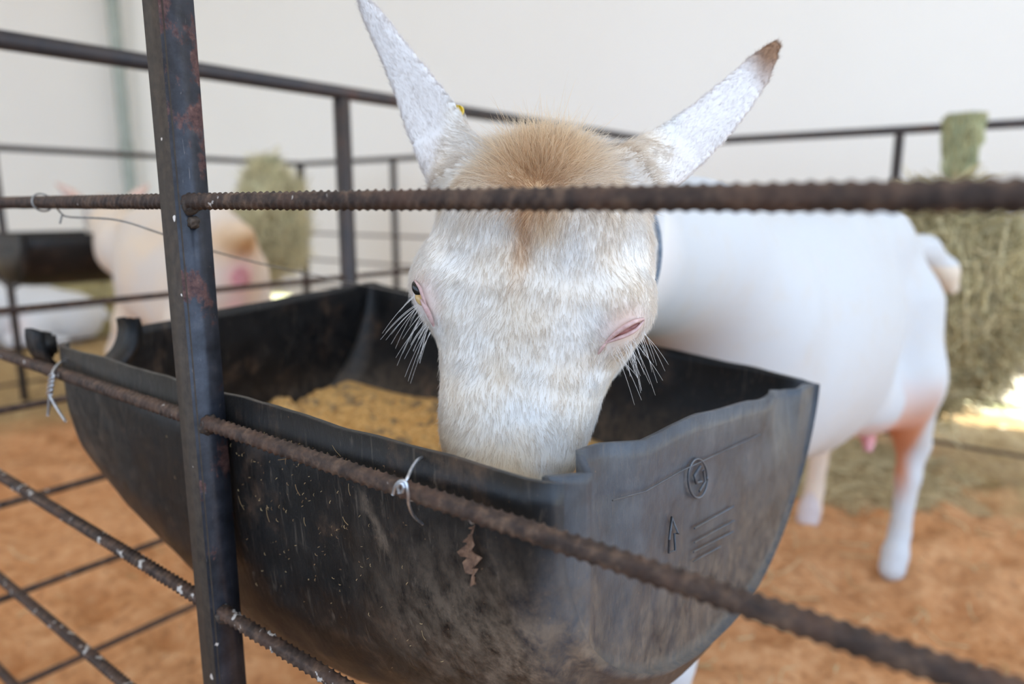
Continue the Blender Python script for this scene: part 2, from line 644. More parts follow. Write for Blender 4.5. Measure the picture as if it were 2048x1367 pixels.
for ca in (1.24, -1.045):
    v, f = rbox((ca, .2515, 0), (ca + TH, .2760, 1.19), .002)
    obj('post', v, f, M['post'], front, P(ca, .26, 0))
v, f = rbox((-1.03, .2515, TOP + .09), (1.24, .2760, TOP + .09 + TH), .002)
obj('top_rail', v, f, M['tubing'], front, P(.4, .26, TOP + .1))


def weld_blob(c, r, seed):
    bm = bmesh.new()
    bmesh.ops.create_icosphere(bm, subdivisions=3, radius=1)
    rr = np.array(r)
    for vtx in bm.verts:
        n_ = 1 + .35 * mnoise.noise(vtx.co * 2.2 + Vector((seed, 0, 0))) + .18 * mnoise.noise(vtx.co * 6 + Vector((seed, 3, 0)))
        vtx.co = vtx.co * n_
    vs = np.array([vtx.co[:] for vtx in bm.verts])
    fs = [[q.index for q in fc.verts] for fc in bm.faces]
    bm.free()
    q = np.asarray(c) + vs * rr
    return P(q[:, 0], q[:, 1], q[:, 2]), fs


for i, z in enumerate(RAILS[:4]):
    v, f = weld_blob((A0 - .002, FP - .002, z - .002), (.0045, .0068, .0072), i * 5)
    obj('weld', v, f, M['weld'], front, P(A0, FP, z))
v, f = weld_blob((A0 - .001, FP - .001, RAILS[0] - .014), (.003, .004, .0045), 31)
obj('weld', v, f, M['weld'], front, P(A0, FP, RAILS[0] - .014))


def back_fence(name, label, along, fixed, lo, hi, posts, thick=TH, skip=()):
    """along='a' or 'p'; straight fence with a top tube, six bars and posts"""
    def Q(s, z):
        return P(s, fixed, z) if along == 'a' else P(fixed, s, z)

    def bx(s0, s1, w0, w1, z0, z1):
        return rbox((s0, w0, z0), (s1, w1, z1), .002) if along == 'a' else rbox((w0, s0, z0), (w1, s1, z1), .002)
    t = thing(name, label, 'fence', Q((lo + hi) / 2, 0))
    h = thick / 2
    v, f = bx(lo, hi, fixed - h, fixed + h, TOP - h, TOP + h)
    obj('top_rail', v, f, M['tubing'], t, Q((lo + hi) / 2, TOP))
    for s, hh in posts:
        v, f = bx(s - hh, s + hh, fixed - hh, fixed + hh, 0, TOP - h)
        obj('post', v, f, M['tubing'], t, Q(s, 0))
    n = 40
    me = None
    s = np.linspace(lo, hi, n)
    for z in RAILS:
        if me is None:
            v, f = tube(Q(s, np.full(n, RAILS[0])), .0056, 10)
            o = obj('bar', v, f, M['rebar'], t, Q((lo + hi) / 2, RAILS[0]))
            me = o.data; base = np.array(o.location)
        else:
            link(bpy.data.objects.new('bar', me), t).location = base + np.array([0, 0, z - RAILS[0]])
    return t


back_fence('pen_fence', 'long dividing fence with dark top tube running from upper left to the back corner', 'p', 1.24, .29, 2.57,
           [(1.03, .0135), (1.81, .0135)])
back_fence('pen_fence', 'thin blurred side fence at far left, behind the second goat', 'a' if False else 'p', 3.5, .3, 2.57,
           [(1.10, .0125), (1.85, .0125)])
back_fence('pen_fence', 'back fence standing along the white tent wall, with hay hung on it', 'a', 2.59, -1.05, 3.52,
           [(3.5, .016), (2.74, .0125), (1.98, .0125), (1.24, .0135), (.45, .0125), (-.3, .0125), (-1.03, .0135)])

# ------------------------------------------------------------------ trough
AR, PF, PB = .188, .279, .794


def a_end(p):
    return .792 + .11 * np.clip((p - PF) / (PB - PF), 0, 1) ** .9


def rim(u, w):
    """rim drop below the eye; u along, w across (0 front, 1 back)"""
    fr = .1365
    bk = .185 - .062 * u
    return fr + (bk - fr) * w


def depth(u):
    return .199 + .088 * np.sin(np.pi * np.clip(u, 0, 1) ** .85) ** .8


def expo(u):
    return 2.5 + 1.3 * np.clip(u * 2.2, 0, 1) - .8 * np.clip((u - .7) / .3, 0, 1)


def bowl(u, v, inset=0.0):
    """point on the outer skin; v 0..1 front rim -> back rim.  returns a,p,drop"""
    u = np.asarray(u, float); v = np.asarray(v, float)
    th = np.pi * v
    n = expo(u) * (1 - .36 * v)
    cx_ = -np.cos(th); sx = np.sin(th)
    x = np.sign(cx_) * np.abs(cx_) ** (2 / n)
    y = np.abs(sx) ** (2 / n)
    pc = (PF + PB) / 2; hw = (PB - PF) / 2 - inset
    p = pc + hw * x
    w = (p - PF) / (PB - PF)
    d = rim(u, w) + (depth(u) - inset) * y
    a = AR + (a_end(p) - AR) * u
    return a, p, d


trough = thing('feed_trough', 'dirty black plastic trough cut from a drum, wired to the front fence', 'trough', P(.5, .53, EYE - .39))
NU, NV = 70, 61
vs_ = (1 - np.cos(np.linspace(0, np.pi, NV))) / 2 * .35 + np.linspace(0, 1, NV) * .65
RC = .012     # rounding of the drum's end edges
us = np.linspace(0, 1, NU)
rows = []
for inset, du in ((RC, -.0), (RC * .45, .0045), (RC * .12, .012)):
    a, p, d = bowl(np.full(NV, 0.0), vs_, inset); rows.append(np.stack([a + du, p, d], -1))
for u in us[2:-2]:
    a, p, d = bowl(np.full(NV, u), vs_); rows.append(np.stack([a, p, d], -1))
for inset, du in ((RC * .12, -.012), (RC * .45, -.0045), (RC, 0)):
    a, p, d = bowl(np.full(NV, 1.0), vs_, inset); rows.append(np.stack([a + du, p, d], -1))
rows = np.array(rows)                                # (NR, NV, 3) in a,p,d
rows[:, 0, 2] = rows[:, 0, 2]
NR = len(rows)

# wavy saw cut across the right end cap: drop below eye against p
cut = np.array([(.275, .135), (.293, .137), (.321, .141), (.3245, .1345), (.35, .137), (.389, .144), (.417, .145), (.466, .146), (.546, .156),
                (.618, .167), (.643, .165), (.713, .178), (.744, .178), (.787, .185), (.80, .186)])


def cap(row, right, MR=16):
    """end wall under the row of edge points: columns up to the cut edge"""
    out = np.zeros((NV, MR, 3))
    for j in range(NV):
        a, p, d = row[j]
        if right:
            top = np.interp(p, cut[:, 0], cut[:, 1])
        else:
            w = (p - PF) / (PB - PF)
            top = rim(1.0, w)
            q = (p - .318) / .052          # notch: half of the bung hole
            if abs(q) < 1:
                top += .05 * math.sqrt(1 - q * q)
            top += .005 * np.clip((.36 - p) / .02, 0, 1) * 0
        top = min(top, d)
        for k in range(MR):
            s = k / (MR - 1)
            dd = d + (top - d) * s
            aa = a
            if right:
                # two recesses near the corners, wedge-shaped below the edge, and a slightly dished middle
                e = .010 * (np.clip((p - .3215) / .004, 0, 1) * np.clip((.385 - p) / .03, 0, 1)) * np.clip(1 - (dd - .135) / .14, 0, 1)
                e += .012 * (np.clip((.722 - p) / .006, 0, 1) * np.clip((p - .64) / .035, 0, 1)) * np.clip(1 - (dd - .165) / .075, 0, 1)
                e += .004 * np.clip((p - .3215) / .004, 0, 1)
                e += .004 * np.clip((dd - .152 - (p - .3) * .13) / .004, 0, 1) * np.clip((p - .33) / .01, 0, 1) * np.clip((.64 - p) / .01, 0, 1) * .4
                # rounded front corner
                e += .02 * np.clip((.3215 - p) / .045, 0, 1) ** 2
                aa = a + e
            else:
                aa = a + .012 * np.sin(np.pi * np.clip((p - PF) / (PB - PF), 0, 1))
            out[j, k] = (aa, p, dd)
    return out


capR = cap(rows[0], True)
capL = cap(rows[-1], False)
V = [rows.reshape(-1, 3)]
F = grid_faces(NR, NV)[:, ::-1].tolist()
k0 = NR * NV
for cp, ri, flip in ((capR, 0, False), (capL, NR - 1, True)):
    MR = cp.shape[1]
    idx = np.zeros((NV, MR), int)
    # the edge column k=0 is shared with the wall row only where the recess leaves it in place: bridge with own vertices
    V.append(cp.reshape(-1, 3))
    idx = k0 + np.arange(NV * MR).reshape(NV, MR)
    q = []
    for j in range(NV - 1):
        q.append([ri * NV + j, ri * NV + j + 1, idx[j + 1, 0], idx[j, 0]])
        for k in range(MR - 1):
            q.append([idx[j, k], idx[j + 1, k], idx[j + 1, k + 1], idx[j, k + 1]])
    if flip:
        q = [x[::-1] for x in q]
    F += q
    k0 += NV * MR
V = np.concatenate(V)
# lumpy, worn skin
lump = np.array([fbm(a, p, d, 9, 3) for a, p, d in V]) * .0025
dust = np.clip((.36 - V[:, 0]) / .14, 0, 1) * np.clip((V[:, 2] - .17) / .08, 0, 1) * np.clip((.345 - V[:, 1]) / .01, 0, 1)
dust = np.maximum(dust, .55 * np.clip((V[:, 2] - .205) / .08, 0, 1) * (V[:, 0] < .215))
dust = np.maximum(dust, .6 * np.clip((V[:, 2] - .235) / .06, 0, 1) * np.clip((V[:, 1] - .5) / .08, 0, 1))
dust = np.maximum(dust, .22 * np.clip((V[:, 0] - .62) / .1, 0, 1) * (V[:, 1] < .36))
Vw = P(V[:, 0], V[:, 1] + lump, EYE - V[:, 2] + lump * .6)
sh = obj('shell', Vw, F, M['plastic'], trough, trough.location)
sm0, sm1 = np.array(pen_px(718, 985, PF)), np.array(pen_px(766, 1100, PF))
sd_ = np.array([sm0[0] - sm1[0], sm0[2] - sm1[2]]); q_ = np.stack([V[:, 0] - sm1[0], EYE - V[:, 2] - sm1[2]], -1)
tt_ = np.clip(q_ @ sd_ / (sd_ @ sd_), 0, 1)
ds_ = np.linalg.norm(q_ - tt_[:, None] * sd_, axis=1)
dust = np.maximum(dust, .9 * np.clip(1.3 - ds_ / .006, 0, 1) * (V[:, 1] < .33))
at = sh.data.attributes.new('dust', 'FLOAT', 'POINT')
at.data.foreach_set('value', dust.astype(np.float32))
skylit = np.clip((.222 - V[:, 0]) / .012, 0, 1) * np.clip((V[:, 1] - .282) / .012, 0, 1) * np.clip(1.35 - (V[:, 2] - .15) / .16, .45, 1)  # sky light painted on the right end cap, weaker lower down
at = sh.data.attributes.new('skylit', 'FLOAT', 'POINT')
at.data.foreach_set('value', skylit.astype(np.float32))
bm = bmesh.new(); bm.from_mesh(sh.data)
bmesh.ops.remove_doubles(bm, verts=list(bm.verts), dist=.0004)
bmesh.ops.recalc_face_normals(bm, faces=list(bm.faces))
# normals must look outwards (away from the trough's middle)
ff = min(bm.faces, key=lambda q: q.calc_center_median().z)
if ff.normal.z > 0:
    bmesh.ops.reverse_faces(bm, faces=list(bm.faces))
bm.to_mesh(sh.data); bm.free()
so = sh.modifiers.new('wall_thickness', 'SOLIDIFY')
so.thickness = .0048; so.offset = -1
# drilled hole in the back wall
hole_v, hole_f = tube(P([.585, .585], [.76, .85], [EYE - .176] * 2), .0032, 14)
cut_me = bpy.data.meshes.new('drill'); cut_me.from_pydata((hole_v - np.array(trough.location)).tolist(), [], hole_f)
cut_ob = bpy.data.objects.new('drill', cut_me); cut_ob.location = trough.location; C.objects.link(cut_ob)
bo = sh.modifiers.new('hole', 'BOOLEAN'); bo.operation = 'DIFFERENCE'; bo.object = cut_ob; bo.solver = 'EXACT'
bpy.context.view_layer.update()
dg = bpy.context.evaluated_depsgraph_get()
try:
    nm = bpy.data.meshes.new_from_object(sh.evaluated_get(dg))
    if len(nm.polygons) > 1000:
        sh.modifiers.clear(); sh.data = nm
    else:
        sh.modifiers.remove(bo)
except Exception:
    sh.modifiers.remove(bo)
bpy.data.objects.remove(cut_ob)

# half neck of the bung hole left on the left end, seen from inside
th = np.linspace(math.radians(-12), math.radians(192), 30)
prof = [(.004, .052), (-.004, .055), (-.010, .049), (-.016, .052), (-.022, .048), (-.028, .051), (-.034, .046), (-.034, .042), (.004, .044)]
ring = []
for da, rr in prof:
    ring.append(np.stack([np.full(30, .800 + da * -1), .318 + rr * np.cos(th), .132 + rr * .95 * np.sin(th)], -1))
ring = np.array(ring)
fq = grid_faces(len(prof), 30, cu=True).tolist()
q = ring.reshape(-1, 3)
obj('bung_neck', P(q[:, 0], q[:, 1], EYE - q[:, 2]), fq, M['plastic'], trough, P(.8, .318, EYE - .15))
v, f = rbox((.802, .268, EYE - .152), (.826, .288, EYE - .126), .004)
obj('lug', v, f, M['plastic'], trough, P(.81, .275, EYE - .14))


def cap_pt(p, d, out=.0012):
    return P(AR + .004 - out, p, EYE - d)


# embossed marks on the right end
def emb(name, path, r=.0011, label=None):
    pts = np.array([cap_pt(p, d) for p, d in path])
    v, f = tube(pts, r, 6)
    o = obj(name, v, f, M['plastic_grey'], trough, pts.mean(0))
    return o


def cap_px(x, y):
    r_ = at_px(x, y, 1.0) - np.array([0, 0, EYE])
    t_ = (AR + .003) / (r_[0] * D1[0] + r_[1] * D1[1])
    return (r_[0] * D2[0] + r_[1] * D2[1]) * t_, -r_[2] * t_


for nm, path, r_ in (('embossed_ring', [(1395 + 19 * math.cos(x), 956 + 39 * math.sin(x)) for x in np.linspace(0, 6.28, 40)], .0009),
                     ('embossed_hand', [(1400, 932), (1388, 950), (1392, 965), (1402, 962)], .0012),
                     ('embossed_hand', [(1406, 940), (1410, 962), (1398, 982)], .0010),
                     ('embossed_arrow', [(1338, 1078), (1343, 1034), (1356, 1066), (1348, 1066), (1350, 1100), (1337, 1104), (1338, 1078)], .0009),
                     ('embossed_line', [(1388, 1056), (1466, 1012)], .0008), ('embossed_line', [(1388, 1084), (1468, 1040)], .0007),
                     ('embossed_line', [(1386, 1103), (1466, 1062)], .0007), ('embossed_line', [(1386, 1122), (1440, 1092)], .0006)):
    emb(nm, [cap_px(*q) for q in path], r_)
emb('mould_seam', [cap_px(*q) for q in ((1224, 1000), (1290, 982), (1360, 942), (1440, 905), (1520, 868))], .0005)

# bits of straw and dirt stuck to the front wall
rs = np.random.default_rng(5)


def front_pt(a, d, out=.0015):
    """outer skin of the front wall at (a, drop)"""
    u = (a - AR) / (a_end(PF) - AR)
    vv = np.linspace(0, .5, 200)
    _, p, dd = bowl(np.full(200, u), vv)
    return np.array([a, np.interp(d, dd, p) - out, EYE - d])


pts, tin, rad = [], [], []
for _ in range(150):
    a = np.clip(rs.normal(.40, .07), .2, .76); d = np.clip(rs.normal(.205, .04), .156, .33)
    c = front_pt(a, d)
    ang = rs.normal(1.2, .7) if rs.random() < .75 else rs.uniform(0, 3.1)
    ln = rs.uniform(.0008, .003) if rs.random() < .9 else rs.uniform(.006, .013)
    e1 = front_pt(a + math.cos(ang) * ln, min(d + math.sin(ang) * ln, .35))
    mid = (c + e1) / 2 - np.array([0, .0006, 0])
    pts.append([P(*c), P(*mid), P(*e1)])
    rad.append(rs.uniform(.0001, .00022))
    t_ = rs.random()
    tin.append(np.array(lin(128, 96, 66)[:3]) * (1 - t_) + np.array(lin(176, 152, 112)[:3]) * t_)
o = curves('straw_bits', np.array(pts), np.array(rad)[:, None] * np.ones((1, 3)), tin, M['straw'], trough)
tag(o, kind='stuff')

# dry leaf hanging on the front wall
c = front_pt(.238, .185)
lf = []
ctr = spline([c + np.array([0, -.001, .014]), c + np.array([.0015, -.003, .004]), c + np.array([.001, -.002, -.008]), c + np.array([-.003, -.004, -.018])], 14)
wd = np.array([.0006, .001, .0014, .0022, .003, .0042, .0055, .0066, .0060, .0044, .003, .002, .0012, .0006])
LV = []
for i in range(14):
    for s in (-1, -.5, 0, .5, 1):
        LV.append(ctr[i] + np.array([s * wd[i] * (.8 + .45 * math.sin(i * 2.1 + s)), -.0026 * abs(s) * (1 + .9 * math.sin(i * 1.9 + 2 * s)), .0016 * s * math.sin(i * 1.7)]))
LV = np.array(LV)
leaf = obj('dry_leaf', P(LV[:, 0], LV[:, 1], LV[:, 2]), grid_faces(14, 5).tolist(), M['leaf'], None, P(*c))
leaf.modifiers.new('thick', 'SOLIDIFY').thickness = .0006
tag(leaf, 'small crumpled dry leaf stuck to the front of the black trough', 'leaf')

# ------------------------------------------------------------------ feed
FD = .302
fu = np.linspace(.12, .985, 70)
rowsF = []
for u in fu:
    vv = np.linspace(0, 1, 240)
    a_, p_, d_ = bowl(np.full(240, u), vv, .007)
    lvl = FD - .035 * np.clip((u - .5) / .5, 0, 1) + .01 * math.sin(u * 9)
    ok = np.where(d_ > lvl)[0]
    if len(ok) < 5:
        continue
    p0, p1 = p_[ok[0]], p_[ok[-1]]
    ps = np.linspace(p0, p1, 50)
    for p in ps:
        a = AR + (a_end(p) - AR) * u
        e = min(p - p0, p1 - p)
        rowsF.append((a, p, EYE - lvl + np.clip(e / .03, 0, 1) * (.016 * fbm(a, p, 0, 14, 4) + .010 * fbm(a, p, 5, 45, 3))))
rowsF = np.array(rowsF)
nF = len(rowsF) // 50
feed = obj('corn_feed', P(rowsF[:, 0], rowsF[:, 1], rowsF[:, 2]), grid_faces(nF, 50).tolist(), M['feed'])
so = feed.modifiers.new('thick', 'SOLIDIFY'); so.thickness = .004
gm = m_plain('feed grains', lin(206, 160, 92), lin(236, 196, 130), 500, .9)
gm2 = m_plain('dark feed husks', lin(92, 84, 72), lin(128, 116, 98), 500, .9)
V, F, MI, k = [], [], [], 0
tet = np.array([(1, 0, -.5), (-.5, .87, -.5), (-.5, -.87, -.5), (0, 0, .8)])
tf = [[0, 1, 3], [1, 2, 3], [2, 0, 3], [0, 2, 1]]
sel = rs.integers(0, len(rowsF), 9000)
for i in sel:
    a, p, z = rowsF[i] + rs.normal(0, .003, 3) * [1, 1, 0]
    dark = fbm(a, p, 2, 26, 3) > .32
    s = rs.uniform(.0009, .0022)
    R = np.array(Matrix.Rotation(rs.uniform(0, 6.28), 3, 'Z') @ Matrix.Rotation(rs.uniform(0, 3), 3, 'X'))
    V.append(P(a, p, z + .001) + (tet * s) @ R.T)
    F += [[q + k for q in t_] for t_ in tf]
    MI += [1 if dark else 0] * 4
    k += 4
go = obj('feed_grains', np.concatenate(V), F, gm, feed)
go.data.materials.append(gm2)
go.data.polygons.foreach_set('material_index', MI)
tag(feed, 'yellow ground corn feed lying in the black trough', 'feed', kind='stuff')
tag(go, kind='stuff')

# ------------------------------------------------------------------ wires
def wire(name, label, paths, r, mat, group=None, pens=True):
    parts = []
    for pth in paths:
        q = spline(pth, max(24, len(pth) * 9))
        w_ = P(q[:, 0], q[:, 1], q[:, 2]) if pens else q
        parts.append(tube(w_, r, 8))
    v, f = join(parts)
    o = obj(name, v, f, mat, None, v.mean(0))
    tag(o, label, 'wire', group)
    return o


Z1 = RAILS[1]
zr_ = EYE - .1365
def pp(*q):
    return [pen_px(*c) for c in q]


wire('tie_wire', 'bright wire tie looped over the rim beside the goat, tail poking into the trough front',
     [pp((858, 940, .300), (851, 915, .285), (838, 917, .273), (825, 933, .262), (815, 955, .2515), (806, 970, .2490)),
      pp((786, 988, .2475), (791, 972, .2470), (800, 962, .2475), (811, 964, .2475), (816, 985, .2480), (818, 1010, .252), (828, 1032, .262), (845, 1047, .277)),
      pp((798, 985, .2465), (796, 972, .2460), (803, 966, .2460), (808, 975, .2465)),
      pp((804, 984, .2465), (808, 975, .2462))],
     .0009, M['wire'], 'wire ties holding the trough')
tw = []
for o_ in (0, math.pi):
    tw.append([pen_px(104 - .45 * x + 4.5 * math.sin(x * 1.35 + o_), 748 + 3.6 * x, .2478 + .0012 * math.cos(x * 1.35 + o_)) for x in range(12)])
wire('tie_wire', 'bright twisted wire tie with two hanging ends at the trough left end',
     [pp((152, 740, .300), (143, 720, .287), (130, 720, .275), (115, 729, .262), (106, 742, .252), (104, 750, .2480))] + tw +
     [pp((99, 788, .2478), (98, 808, .2475), (96, 830, .2470)), pp((99, 788, .2478), (106, 802, .2478), (118, 822, .2475), (131, 842, .2470))],
     .0012, M['wire'], 'wire ties holding the trough')
Z0 = RAILS[0]
lp = [(.722 + .002 * math.sin(x), FP - .003 + .0078 * math.cos(x), Z0 + .0076 * math.sin(x)) for x in np.linspace(0, 6.9, 16)]
wire('wire_loop', 'silver wire ring on the top bar at left, with a strand sagging to the trough',
     [lp, [lp[-1], (.692, .263, Z0 - .010), (.684, .266, Z0 - .0125)], [(.689, .262, Z0 - .010), (.688, .259, Z0 - .018)],
      [(.684, .266, Z0 - .0125)] + [pen_px(*q) for q in ((235, 440, .285), (320, 466, .315), (430, 503, .37), (540, 531, .45), (640, 552, .56), (720, 568, .67), (820, 588, .775))]],
     .0008, M['oldwire'])

# ------------------------------------------------------------------ implicit bodies
class Field:
    def __init__(s, xs, ys, zs):
        s.x, s.y, s.z = xs, ys, zs
        s.F = np.full((len(xs), len(ys), len(zs)), .2, np.float32)

    def add(s, fn, lo, hi, k=.02, sub=False):
        m = 2.2 * k + .02
        sl_ = []
        for ax, l, h in zip((s.x, s.y, s.z), lo, hi):
            i0 = max(0, np.searchsorted(ax, l - m) - 1); i1 = min(len(ax), np.searchsorted(ax, h + m) + 1)
            if i1 <= i0:
                return
            sl_.append(slice(i0, i1))
        X, Y, Z = np.meshgrid(s.x[sl_[0]], s.y[sl_[1]], s.z[sl_[2]], indexing='ij')
        d = fn(np.stack([X, Y, Z], -1)).astype(np.float32)
        A = s.F[tuple(sl_)]
        if sub:
            d = -d
            h = np.clip(.5 - .5 * (d - A) / k, 0, 1)
            s.F[tuple(sl_)] = d + (A - d) * h + k * h * (1 - h)
        else:
            h = np.clip(.5 + .5 * (A - d) / k, 0, 1)
            s.F[tuple(sl_)] = A + (d - A) * h - k * h * (1 - h)

    def surface(s):
        F = s.F; nx, ny, nz = F.shape
        inside = F < 0
        cs = [(i, j, k) for i in (0, 1) for j in (0, 1) for k in (0, 1)]
        cnt = np.zeros((nx - 1, ny - 1, nz - 1), np.int8)
        for i, j, k in cs:
            cnt += inside[i:nx - 1 + i, j:ny - 1 + j, k:nz - 1 + k]
        cell = np.argwhere((cnt > 0) & (cnt < 8))
        vid = -np.ones(cnt.shape, np.int32)
        vid[tuple(cell.T)] = np.arange(len(cell))
        vals = np.stack([F[cell[:, 0] + i, cell[:, 1] + j, cell[:, 2] + k] for i, j, k in cs], -1)
        acc = np.zeros((len(cell), 3)); n = np.zeros(len(cell))
        for a in range(8):
            for b in range(a + 1, 8):
                dif = [abs(cs[a][q] - cs[b][q]) for q in range(3)]
                if sum(dif) != 1:
                    continue
                va, vb = vals[:, a], vals[:, b]
                m = (va < 0) != (vb < 0)
                t = np.where(m, va / np.where(m, va - vb, 1), 0)
                pt = np.array(cs[a])[None] + t[:, None] * (np.array(cs[b]) - np.array(cs[a]))[None]
                acc += np.where(m[:, None], pt, 0); n += m
        q = cell + acc / n[:, None]
        V = np.stack([np.interp(q[:, d], np.arange(len(ax)), ax) for d, ax in enumerate((s.x, s.y, s.z))], -1)
        faces = []
        for ax in range(3):
            o = [0, 0, 0]; o[ax] = 1
            A = inside[:nx - o[0], :ny - o[1], :nz - o[2]]
            B = inside[o[0]:, o[1]:, o[2]:]
            e = np.argwhere(A != B)
            u_, v_ = [(1, 2), (2, 0), (0, 1)][ax]
            e = e[(e[:, u_] > 0) & (e[:, v_] > 0) & (e[:, u_] < F.shape[u_] - 1) & (e[:, v_] < F.shape[v_] - 1)]
            fl_ = A[tuple(e.T)]
            def sh_(du, dv):
                c = e.copy(); c[:, u_] += du; c[:, v_] += dv
                return vid[tuple(c.T)]
            qd = np.stack([sh_(-1, -1), sh_(0, -1), sh_(0, 0), sh_(-1, 0)], -1)
            qd[~fl_] = qd[~fl_][:, ::-1]
            faces.append(qd)
        Fq = np.concatenate(faces)
        Fq = Fq[(Fq >= 0).all(1)]
        return V, Fq


def relax(V, F, it=3, lam=.5):
    e = np.concatenate([F[:, [0, 1]], F[:, [1, 2]], F[:, [2, 3]], F[:, [3, 0]]])
    deg = np.bincount(e[:, 0], minlength=len(V)) + np.bincount(e[:, 1], minlength=len(V))
    for i in range(it * 2):
        acc = np.zeros_like(V)
        for d in range(3):
            acc[:, d] = np.bincount(e[:, 0], V[e[:, 1], d], len(V)) + np.bincount(e[:, 1], V[e[:, 0], d], len(V))
        l_ = lam if i % 2 == 0 else -lam * 1.04
        V = V + l_ * (acc / np.maximum(deg, 1)[:, None] - V)
    return V


def cone_fn(a, b, ra, rb):
    a = np.array(a); b = np.array(b); ab = b - a
    L2 = ab @ ab

    def fn(p):
        t = np.clip(((p - a) @ ab) / L2, 0, 1)
        return np.linalg.norm(p - a - t[..., None] * ab, axis=-1) - (ra + (rb - ra) * t)
    return fn


def add_chain(fd, pts, rs_, k=.02):
    pts = [np.array(q, float) for q in pts]
    for i in range(len(pts) - 1):
        r = max(rs_[i], rs_[i + 1])
        fd.add(cone_fn(pts[i], pts[i + 1], rs_[i], rs_[i + 1]), np.minimum(pts[i], pts[i + 1]) - r, np.maximum(pts[i], pts[i + 1]) + r, k)


def ell_fn(c, r, R=None):
    c = np.array(c); r = np.array(r, float)
    mr = r.min()

    def fn(p):
        q = p - c
        if R is not None:
            q = q @ R
        k0 = np.linalg.norm(q / r, axis=-1)
        k1 = np.linalg.norm(q / r ** 2, axis=-1) + 1e-9
        return k0 * (k0 - 1) / k1
    return fn


def add_ell(fd, c, r, R=None, k=.03, sub=False):
    m = max(r)
    fd.add(ell_fn(c, r, R), np.array(c) - m, np.array(c) + m, k, sub)


def goat_trunk(fd, T, R, hind=((.95, -.10), (1.07, .14)), fore=((-.02, -.062), (.06, .11)), belly=0.0):
    """T(E,N,z) maps goat frame (E towards the tail, N away) to world; R world<-goat rotation"""
    add_ell(fd, T(.20, .03, .60), (.17, .115, .215), R, .04)
    add_ell(fd, T(.40, 0, .61), (.30, .150, .215), R, .05)
    add_ell(fd, T(.62, .015, .595 - belly), (.30, .145, .235), R, .05)
    add_ell(fd, T(.90, .01, .665), (.19, .105, .155), R, .05)
    add_chain(fd, [T(.12, 0, .765), T(.25, 0, .765), T(.6, 0, .765), T(.86, 0, .765), T(1.03, 0, .715)], [.06, .058, .06, .068, .055], .06)
    for (E, N) in hind:
        s = -1 if N < 0.03 else 1
        add_chain(fd, [T(.93, s * .05, .62), T(.92 + (E - 1) * .3, N * .85, .47), T(E + .05, N, .30)], [.098, .076, .037], .05)
        add_chain(fd, [T(E + .05, N, .30), T(E + .035, N, .22), T(E + .015, N, .09), T(E - .005, N, .045), T(E - .02, N, .012)],
                  [.034, .026, .022, .027, .029], .015)
    for (E, N) in fore:
        s = -1 if N < 0 else 1
        add_chain(fd, [T(.19, .03 + s * .06, .56), T(.13, N * .75, .40), T(E + .01, N, .27)], [.075, .043, .031], .04)
        add_chain(fd, [T(E + .01, N, .27), T(E, N, .24), T(E, N, .10), T(E - .01, N, .05), T(E - .025, N, .012)],
                  [.032, .030, .021, .026, .029], .015)
    add_ell(fd, T(.84, -.02, .43), (.13, .10, .085), R, .05)


def paint(o, V, col):
    me = o.data
    at = me.attributes.new('tint', 'FLOAT_COLOR', 'POINT')
    c4 = np.ones((len(V), 4), np.float32); c4[:, :3] = col
    at.data.foreach_set('color', c4.reshape(-1))


def goat_frame(O, e):
    e = np.array(e, float); e /= np.linalg.norm(e)
    n = np.array([-e[1], e[0]])
    O = np.array(O, float)

    def T(E, N, z):
        return np.array([O[0] + e[0] * E + n[0] * N, O[1] + e[1] * E + n[1] * N, z])
    R = np.array([[e[0], n[0], 0], [e[1], n[1], 0], [0, 0, 1]])

    def inv(V):
        q = V[:, :2] - O
        return np.stack([q @ e, q @ n, V[:, 2]], -1)
    return T, R, inv


LW = np.array(lin(238, 236, 233)[:3]); CREAM = np.array(lin(232, 216, 194)[:3]); TAN = np.array(lin(242, 216, 178)[:3])
DTAN = np.array(lin(206, 164, 120)[:3]); PINK = np.array(lin(226, 178, 164)[:3]); ORNG = np.array(lin(206, 132, 84)[:3])


def blend(col, c, w):
    w = np.clip(w, 0, 1)[:, None]
    return col * (1 - w) + np.asarray(c) * w


def gauss(d, s):
    return np.exp(-(d / s) ** 2)


# ------------------------------------------------------------------ the feeding goat
T, R, inv = goat_frame((.18, .92), (.677, .736))
HC = np.array([.0060, .461, .780])
YAW, ROLL, TILT = math.radians(-13), math.radians(5.8), math.radians(-13)
HR = np.array(Matrix.Rotation(YAW, 3, 'Z') @ Matrix.Rotation(ROLL, 3, 'Y') @ Matrix.Rotation(TILT, 3, 'X'))


def hw_(q):
    return HC + HR @ np.asarray(q, float)


HT = np.array([  # z, half width, front y, back y
    (.122, .012, .045, .062), (.112, .034, .030, .075), (.098, .052, .016, .09), (.08, .067, .004, .10), (.06, .0765, -.008, .112), (.03, .0815, -.014, .12),
    (.005, .080, -.015, .125), (-.018, .0725, -.012, .122), (-.037, .063, -.008, .115), (-.055, .0575, -.005, .105), (-.08, .0535, -.003, .09),
    (-.10, .049, -.002, .078), (-.115, .043, .000, .070), (-.128, .032, .008, .06), (-.136, .014, .022, .045)])


